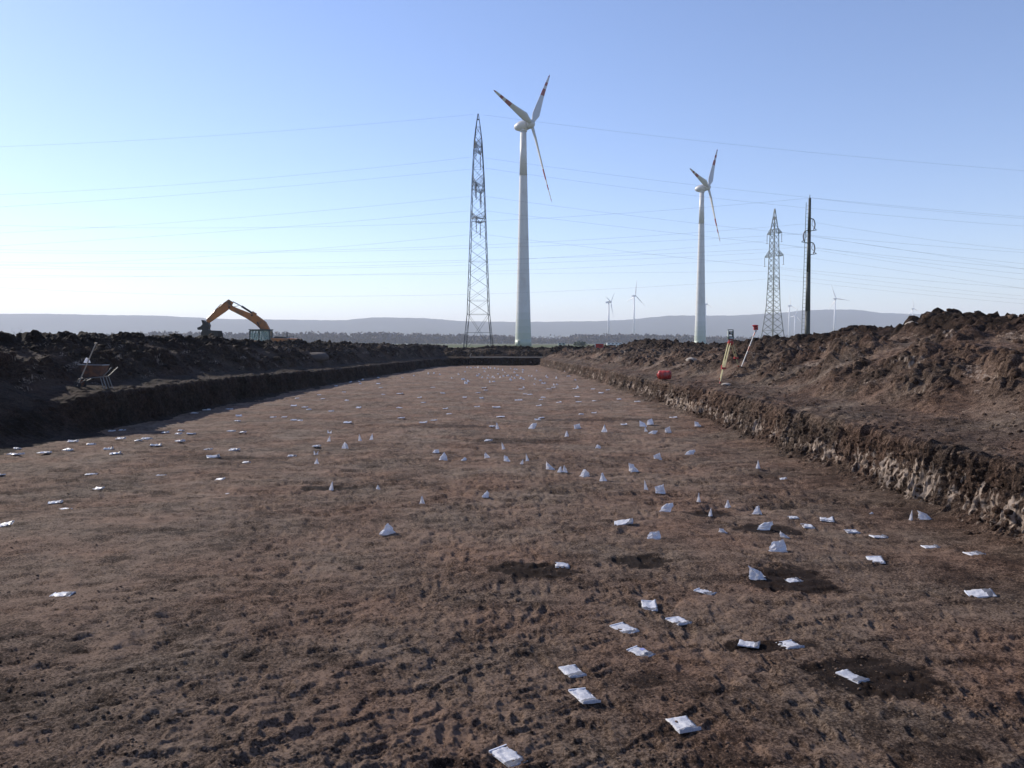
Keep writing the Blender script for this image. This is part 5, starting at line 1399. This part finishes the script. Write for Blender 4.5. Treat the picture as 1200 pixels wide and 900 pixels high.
MB().tube((-.62, -.02, .19), (-.62, .02, .19), .11, .11, 14).tube((-.62, -.1, .19), (-.62, .1, .19), .02, .02, 8).build("rim_disc", M_RUST, whl)
sp = thing("spade", (-13.05, 24.05, bank_z(-13.05, 24.05, PL)), "long pale wooden tool handle leaning against the rusty wheelbarrow", "spade")
MB().tube((.03, 0, .02), (.50, .22, 1.30), .019, .017, 10).build("shaft", M_WOOD, sp)
MB().tube((.50 - .05, .26, 1.30), (.50 + .05, .18, 1.31), .019, .019, 8).build("grip", M_WOOD, sp)
MB().box((.02, 0, .02), (.20, .02, .22), 0, Matrix.Rotation(math.radians(20), 3, 'Y')).build("spade_blade", M_DSTEEL, sp)

# ------------------------------------------------------------------ plastic sample bags
m, nt, p = new_mat("bag_plastic")
tcn = nt.nodes.new("ShaderNodeTexCoord")
nz = nt.nodes.new("ShaderNodeTexNoise"); nz.inputs["Scale"].default_value = 14; nz.inputs["Detail"].default_value = 5
nt.links.new(tcn.outputs["Object"], nz.inputs["Vector"])
rp = nt.nodes.new("ShaderNodeValToRGB"); rp.color_ramp.elements[0].position = .35; rp.color_ramp.elements[0].color = (.62, .63, .70, 1); rp.color_ramp.elements[1].position = .6; rp.color_ramp.elements[1].color = (.84, .84, .86, 1)
nt.links.new(nz.outputs["Fac"], rp.inputs[0]); nt.links.new(rp.outputs[0], p.inputs["Base Color"])
p.inputs["Roughness"].default_value = .28; p.inputs["Subsurface Weight"].default_value = 0.0
bp = nt.nodes.new("ShaderNodeBump"); bp.inputs["Strength"].default_value = .5; bp.inputs["Distance"].default_value = .01
wv = nt.nodes.new("ShaderNodeTexNoise"); wv.inputs["Scale"].default_value = 26; wv.inputs["Detail"].default_value = 3; wv.inputs["Distortion"].default_value = 1.5
nt.links.new(tcn.outputs["Object"], wv.inputs["Vector"]); nt.links.new(wv.outputs["Fac"], bp.inputs["Height"]); nt.links.new(bp.outputs[0], p.inputs["Normal"])
tr = nt.nodes.new("ShaderNodeBsdfTranslucent"); tr.inputs[0].default_value = (.80, .80, .84, 1)
ms = nt.nodes.new("ShaderNodeMixShader"); ms.inputs[0].default_value = .30
nt.links.new(p.outputs[0], ms.inputs[1]); nt.links.new(tr.outputs[0], ms.inputs[2]); nt.links.new(ms.outputs[0], nt.nodes["Material Output"].inputs[0])
M_BAG = m
M_BAGG = plain("bag_clear_part", (0.13, 0.13, 0.145), 0.45, var=0.3, scale=20, spec=0.3)
M_LABEL = plain("find_label", (0.25, 0.28, 0.55), 0.7, var=0.2, scale=30)
M_STRIP = plain("zip_strip", (0.70, 0.72, 0.78), 0.35)

def bag_flat(seed, fine):
    """unit sheet -0.5..0.5, crumpled pillow, heights in metres"""
    r = random.Random(seed); nu, nv = (18, 12) if fine else (5, 4)
    mb = MB(); H = {}
    cur = [r.uniform(0, .03) if r.random() < .5 else 0 for _ in range(4)]
    for i in range(nu + 1):
        for j in range(nv + 1):
            u, v = i / nu, j / nv
            edge_ = min(u, 1 - u, v, 1 - v)
            z = .003 + .006 * min(1, edge_ * 7) + .007 * float(perlin(u * 3.3 + seed, v * 2.7)) + .007 * float(perlin(u * 9 + seed, v * 8))
            z += cur[0] * max(0, .25 - u) * 2 + cur[1] * max(0, u - .75) * 3 + cur[2] * max(0, v - .7) * 2
            sh = .02 * float(perlin(v * 3 + seed, seed * 1.7))
            H[i, j] = len(mb.v); mb.v.append((u - .5 + sh * (1 if u > .5 else -1), v - .5 + .02 * float(perlin(u * 3, seed * 2.3)), z))
    cut = r.uniform(.62, .8); sl = r.uniform(-.25, .3)
    for i in range(nu):
        for j in range(nv):
            mb.f.append((H[i, j], H[i + 1, j], H[i + 1, j + 1], H[i, j + 1]))
            u, v = (i + .5) / nu, (j + .5) / nv
            g = fine and (u > cut + sl * (v - .5)) and .94 > u
            mb.m.append(1 if g else 0)
    # underside
    b = len(mb.v)
    for x, y in ((-.5, -.5), (.5, -.5), (.5, .5), (-.5, .5)): mb.v.append((x, y, 0.0))
    mb.f.append((b + 3, b + 2, b + 1, b)); mb.m.append(0)
    e = [H[i, 0] for i in range(nu + 1)]
    for ring in ([H[i, 0] for i in range(nu + 1)], [H[nu, j] for j in range(nv + 1)], [H[i, nv] for i in range(nu, -1, -1)], [H[0, j] for j in range(nv, -1, -1)]):
        s_ = len(mb.v)
        for q in ring: x, y, _z = mb.v[q]; mb.v.append((x, y, 0))
        for k in range(len(ring) - 1): mb.f.append((ring[k], s_ + k, s_ + k + 1, ring[k + 1])); mb.m.append(0)
    return mb

def bag_stand(kind, seed, fine):
    """a crumpled bag folded up off the ground; unit footprint 1 x 1, height 1: a sheet bent over a ridge, its ends on the soil"""
    r = random.Random(seed); nu, nv = (6, 10) if fine else (2, 4)
    mb = MB()
    if kind == 'S':
        n, m_ = (11, 6) if fine else (6, 3)
        for k in range(m_ + 1):
            t = k / m_; q = (1 - t) ** .5
            for i in range(n):
                a = 2 * math.pi * i / n
                cr = 1 + .5 * float(perlin(i * 6.0 / n + seed * 3.1, t * 2.3 + seed))
                z = t * (1 - .3 * (.5 + .5 * math.cos(a + seed))) + .07 * float(perlin(i * 1.7 + seed, k * 1.3)) * (k > 0)
                mb.v.append((math.cos(a) * (.44 * q + .08) * cr + .1 * t, math.sin(a) * (.42 * q + .04) * cr, z))
            if k:
                for i in range(n):
                    j = (i + 1) % n
                    mb.f.append(((k - 1) * n + i, (k - 1) * n + j, k * n + j, k * n + i)); mb.m.append(0)
        mb.f.append(tuple(range(m_ * n, m_ * n + n))); mb.m.append(0)
        mb.f.append(tuple(reversed(range(n)))); mb.m.append(0)
        return mb
    topw = {'U': r.uniform(.03, .18), 'T': r.uniform(.35, .95), 'V': 1.25}[kind]
    peak = r.uniform(-.28, .28); lean = r.uniform(-.35, .35); front = r.uniform(.55, 1.0); back = r.uniform(.35, .8)
    cut = r.uniform(.1, .35) * r.choice((-1, 1)); rk = .5
    idx = {}
    for j in range(nv + 1):
        v = j / nv
        t = 1 - abs(v - rk) / .5                        # 0 at both ends, 1 on the ridge
        y = -front * .5 * (1 - t) if v < rk else back * .5 * (1 - t)
        w = (1 - t) + topw * t
        for i in range(nu + 1):
            u = i / nu - .5
            z = t * (1 + cut * u * 2 * (1 if kind != 'U' else .2))
            if kind == 'V': z = t * (.12 + 1.75 * abs(u))
            x = u * w + lean * t + peak * t * .5
            amp = .14 * min(1, 3 * t + .3)
            x += amp * float(perlin(u * 4 + seed, v * 5 + seed)); y2 = y + 1.6 * amp * float(perlin(u * 4 - seed, v * 6 + 3)); z += .8 * amp * float(perlin(u * 5 + 7, v * 6 - seed)) * (t > 0)
            idx[i, j] = len(mb.v); mb.v.append((x, y2, max(z, 0)))
    for j in range(nv):
        for i in range(nu):
            mb.f.append((idx[i, j], idx[i + 1, j], idx[i + 1, j + 1], idx[i, j + 1])); mb.m.append(0)
    # the filled lower end lies on the soil
    b = len(mb.v)
    for x, y, z in ((-.5, -front * .5, 0), (.5, -front * .5, 0), (.5, back * .5, 0), (-.5, back * .5, 0)): mb.v.append((x, y, z + .01))
    mb.f.append((b, b + 1, b + 2, b + 3)); mb.m.append(0)
    return mb
VAR = {}
for kind, cnt in (('F', 9), ('U', 7), ('T', 8), ('S', 4), ('V', 2)):
    for fine in (True, False):
        VAR[kind, fine] = [(bag_flat(s * 1.37 + 2, fine) if kind == 'F' else bag_stand(kind, s + 3, fine)).mesh("sample_bag", [M_BAG, M_BAGG], fine and kind == "F") for s in range(cnt)]
stripm = MB().box((-.475, 0, .006), (.035, .96, .011)).mesh("zip_strip", [M_STRIP])
labm = MB().box((.08, 0, .036), (.16, .30, .002)).mesh("find_label", [M_LABEL])
rb = random.Random(12)
for i, (kind, x, y, ang, L_, W_, H_, lab) in enumerate(BAGS):
    fine = y < 24
    k2 = kind
    if kind == 'W': k2 = 'F'
    vs = VAR[k2, fine]
    o = link(bpy.data.objects.new("sample_bag", vs[i % len(vs)]))
    zf = floor_z(x, y, 0.07 if y < 20 else 0.3)
    o.location = (x, y, zf - (0.004 if k2 == 'F' else .012))
    if k2 == 'F':
        o.scale = (L_ * (1.0 if y < 16 else 1.1), W_, 1.0 if y < 16 else 1.9)
        if y > 16: o.location.z += .014
        # bags are propped a little by the clods below them
        o.rotation_euler = (math.radians(rb.uniform(-3, 5)), math.radians(rb.uniform(-4, 4)), ang)
        if kind == 'W':
            o.scale = (L_, W_, 1.0); o.rotation_euler = (math.radians(rb.uniform(8, 14)), math.radians(rb.uniform(-14, -8)), ang); o.location.z += .02
        if y < 13:
            s = link(bpy.data.objects.new("zip_strip", stripm), o)
            if lab.startswith("flat white bag with a blue mark"):
                l = link(bpy.data.objects.new("find_label", labm), o); l["label"] = "blue mark on the bag"
    else:
        o.scale = (L_ * .86, max(W_, L_ * .5) * .9, H_ * .92)
        o.rotation_euler = (math.radians(rb.uniform(-8, 8)), math.radians(rb.uniform(-6, 6)), ang)
    meta(o, lab, "bag", "white sample bags on the trench floor" if y > 14 else "nearer white sample bags on the trench floor")
sb = MB(); q = bag_stand('T', 9, True); q.v = [(x * .17, y * .17, z_ * .13) for x, y, z_ in q.v]
o = q.build("sack", [M_BAG, M_BAGG], None, True); o.location = (-12.92, 24.45, wz + .78)
meta(o, "small crumpled white sack lying in the wheelbarrow's tub", "sack")

# ------------------------------------------------------------------ things at the far end
M_BOXRED = plain("box_red", (0.42, 0.035, 0.025), 0.5, var=0.15, scale=3)
rz_ = bank_z(9.1, 84, PR)
bx = thing("site_box", (9.15, 84.0, max(rz_, 1.75)), "red metal box with white top edge on the spoil at the trench's far right", "site box", rz=math.radians(-8))
bevel(MB().box((0, 0, .32), (.80, .5, .62)).build("box_body", M_BOXRED, bx), .02)
MB().box((-.02, 0, .68), (.98, .58, .09)).build("lid", mw, bx)
MB().box((-.46, -.02, .32), (.07, .5, .64)).build("corner_post", mw, bx)
MB().box((.30, -.28, .15), (.2, .05, .2)).box((.1, -.26, .4), (.3, .02, .1)).build("latch", M_BLACK, bx)
mk = thing("marker_post", (10.9, 84, bank_z(10.9, 84, PR) - .1), "short white marker post right of the red box at the trench's far right", "post")
MB().beam((0, 0, 0), (0, 0, .55), .10).box((0, 0, .58), (.14, .14, .06)).build("post", mw, mk)
def wagon(x, y, L, col, label, n):
    t = thing("site_trailer", (x, y, 1.0), label, "trailer")
    mt = plain("trailer_paint", col, 0.5)
    bevel(MB().box((0, 0, 1.05), (L, 2.2, 1.1)).build("box", mt, t), .05)
    for k in range(n): MB().box((-L / 2 + L * (k + .5) / n, -1.12, 1.15), (L / n * .5, .05, .45)).build("window", M_BLACK, t)
    for xx in (-L * .3, L * .3): MB().tube((xx, -1.15, .32), (xx, -.85, .32), .34, .34, 14).build("wheel", M_BLACK, t)
wagon(50.9, 400, 7.6, (.66, .67, .66), "low white site trailer on the field behind the red box", 4)
wagon(64.0, 402, 4.6, (.64, .65, .64), "short white site trailer on the field left of the dark mound", 3)
wagon(24.5, 398, 3.6, (.30, .34, .30), "small grey green site trailer on the field beyond the trench end", 2)
# pale board laid along the end bench, and one big clay lump
bd = MB(); bd.beam((-4.7, 89.9, 0), (3.4, 89.4, .0), .22, .10).beam((-4.7, 89.93, .08), (-4.55, 89.9, .42), .07)
o = bd.build("timber_board", M_WOOD); o.location = (0, 0, bank_z(-1.0, 89.75, PE) + .04)
meta(o, "long pale timber board lying on the bench across the trench's far end", "board")
v, f = ICO2
r = np.random.RandomState(3)
for (x, y, s, lab) in ((-12.75, 52.5, (0.95, .6, .36), "smooth pale grey clay lump on the left bench beyond the wheelbarrow"),):
    nn = 1 + .30 * np.array([float(perlin(q[0] * 1.9 + 3, q[1] * 1.9 + 2 * q[2])) for q in v])
    mb = MB(); mb.add([tuple(np.array(q) * k * np.array(s)) for q, k in zip(v, nn)], [tuple(q) for q in f])
    o = mb.build("clay_lump", plain("clay_grey", (.085, .068, .058), .95, var=.3, scale=4, bump=.5), None, True); o.location = (x, y, bank_z(x, y, PL) + .05)
    meta(o, lab, "lump")
for (x, y, s, lab) in ((7.25, 27.2, .16, "pale stone on the right bench in front of the tripod"), (8.9, 40.0, .26, "flat pale stone on the slope left of the red canister"), (12.2, 24.6, .2, "small whitish stone high on the right spoil slope")):
    mb = MB(); mb.add([(q[0] * s * r.uniform(.85, 1.15), q[1] * s * .7 * r.uniform(.85, 1.15), q[2] * s * .5 * r.uniform(.8, 1.2)) for q in v], [tuple(q) for q in f])
    o = mb.build("stone", plain("pale_stone", (.40, .34, .28), .9, var=.2, scale=6)); o.location = (x, y, bank_z(x, y, PR) + .03)
    meta(o, lab, "stone")

# ------------------------------------------------------------------ haze
hm = bpy.data.materials.new("haze_air"); hm.use_nodes = True
nt = hm.node_tree; nt.nodes.clear()
vo = nt.nodes.new("ShaderNodeVolumePrincipled"); vo.inputs["Color"].default_value = (0.82, 0.87, 1.0, 1); vo.inputs["Density"].default_value = 1.6e-4; vo.inputs["Anisotropy"].default_value = 0.1
mo = nt.nodes.new("ShaderNodeOutputMaterial"); nt.links.new(vo.outputs[0], mo.inputs["Volume"])
o = MB().box((0, 3500, 133), (17200, 9400, 270)).build("haze", hm)
meta(o, kind="stuff")
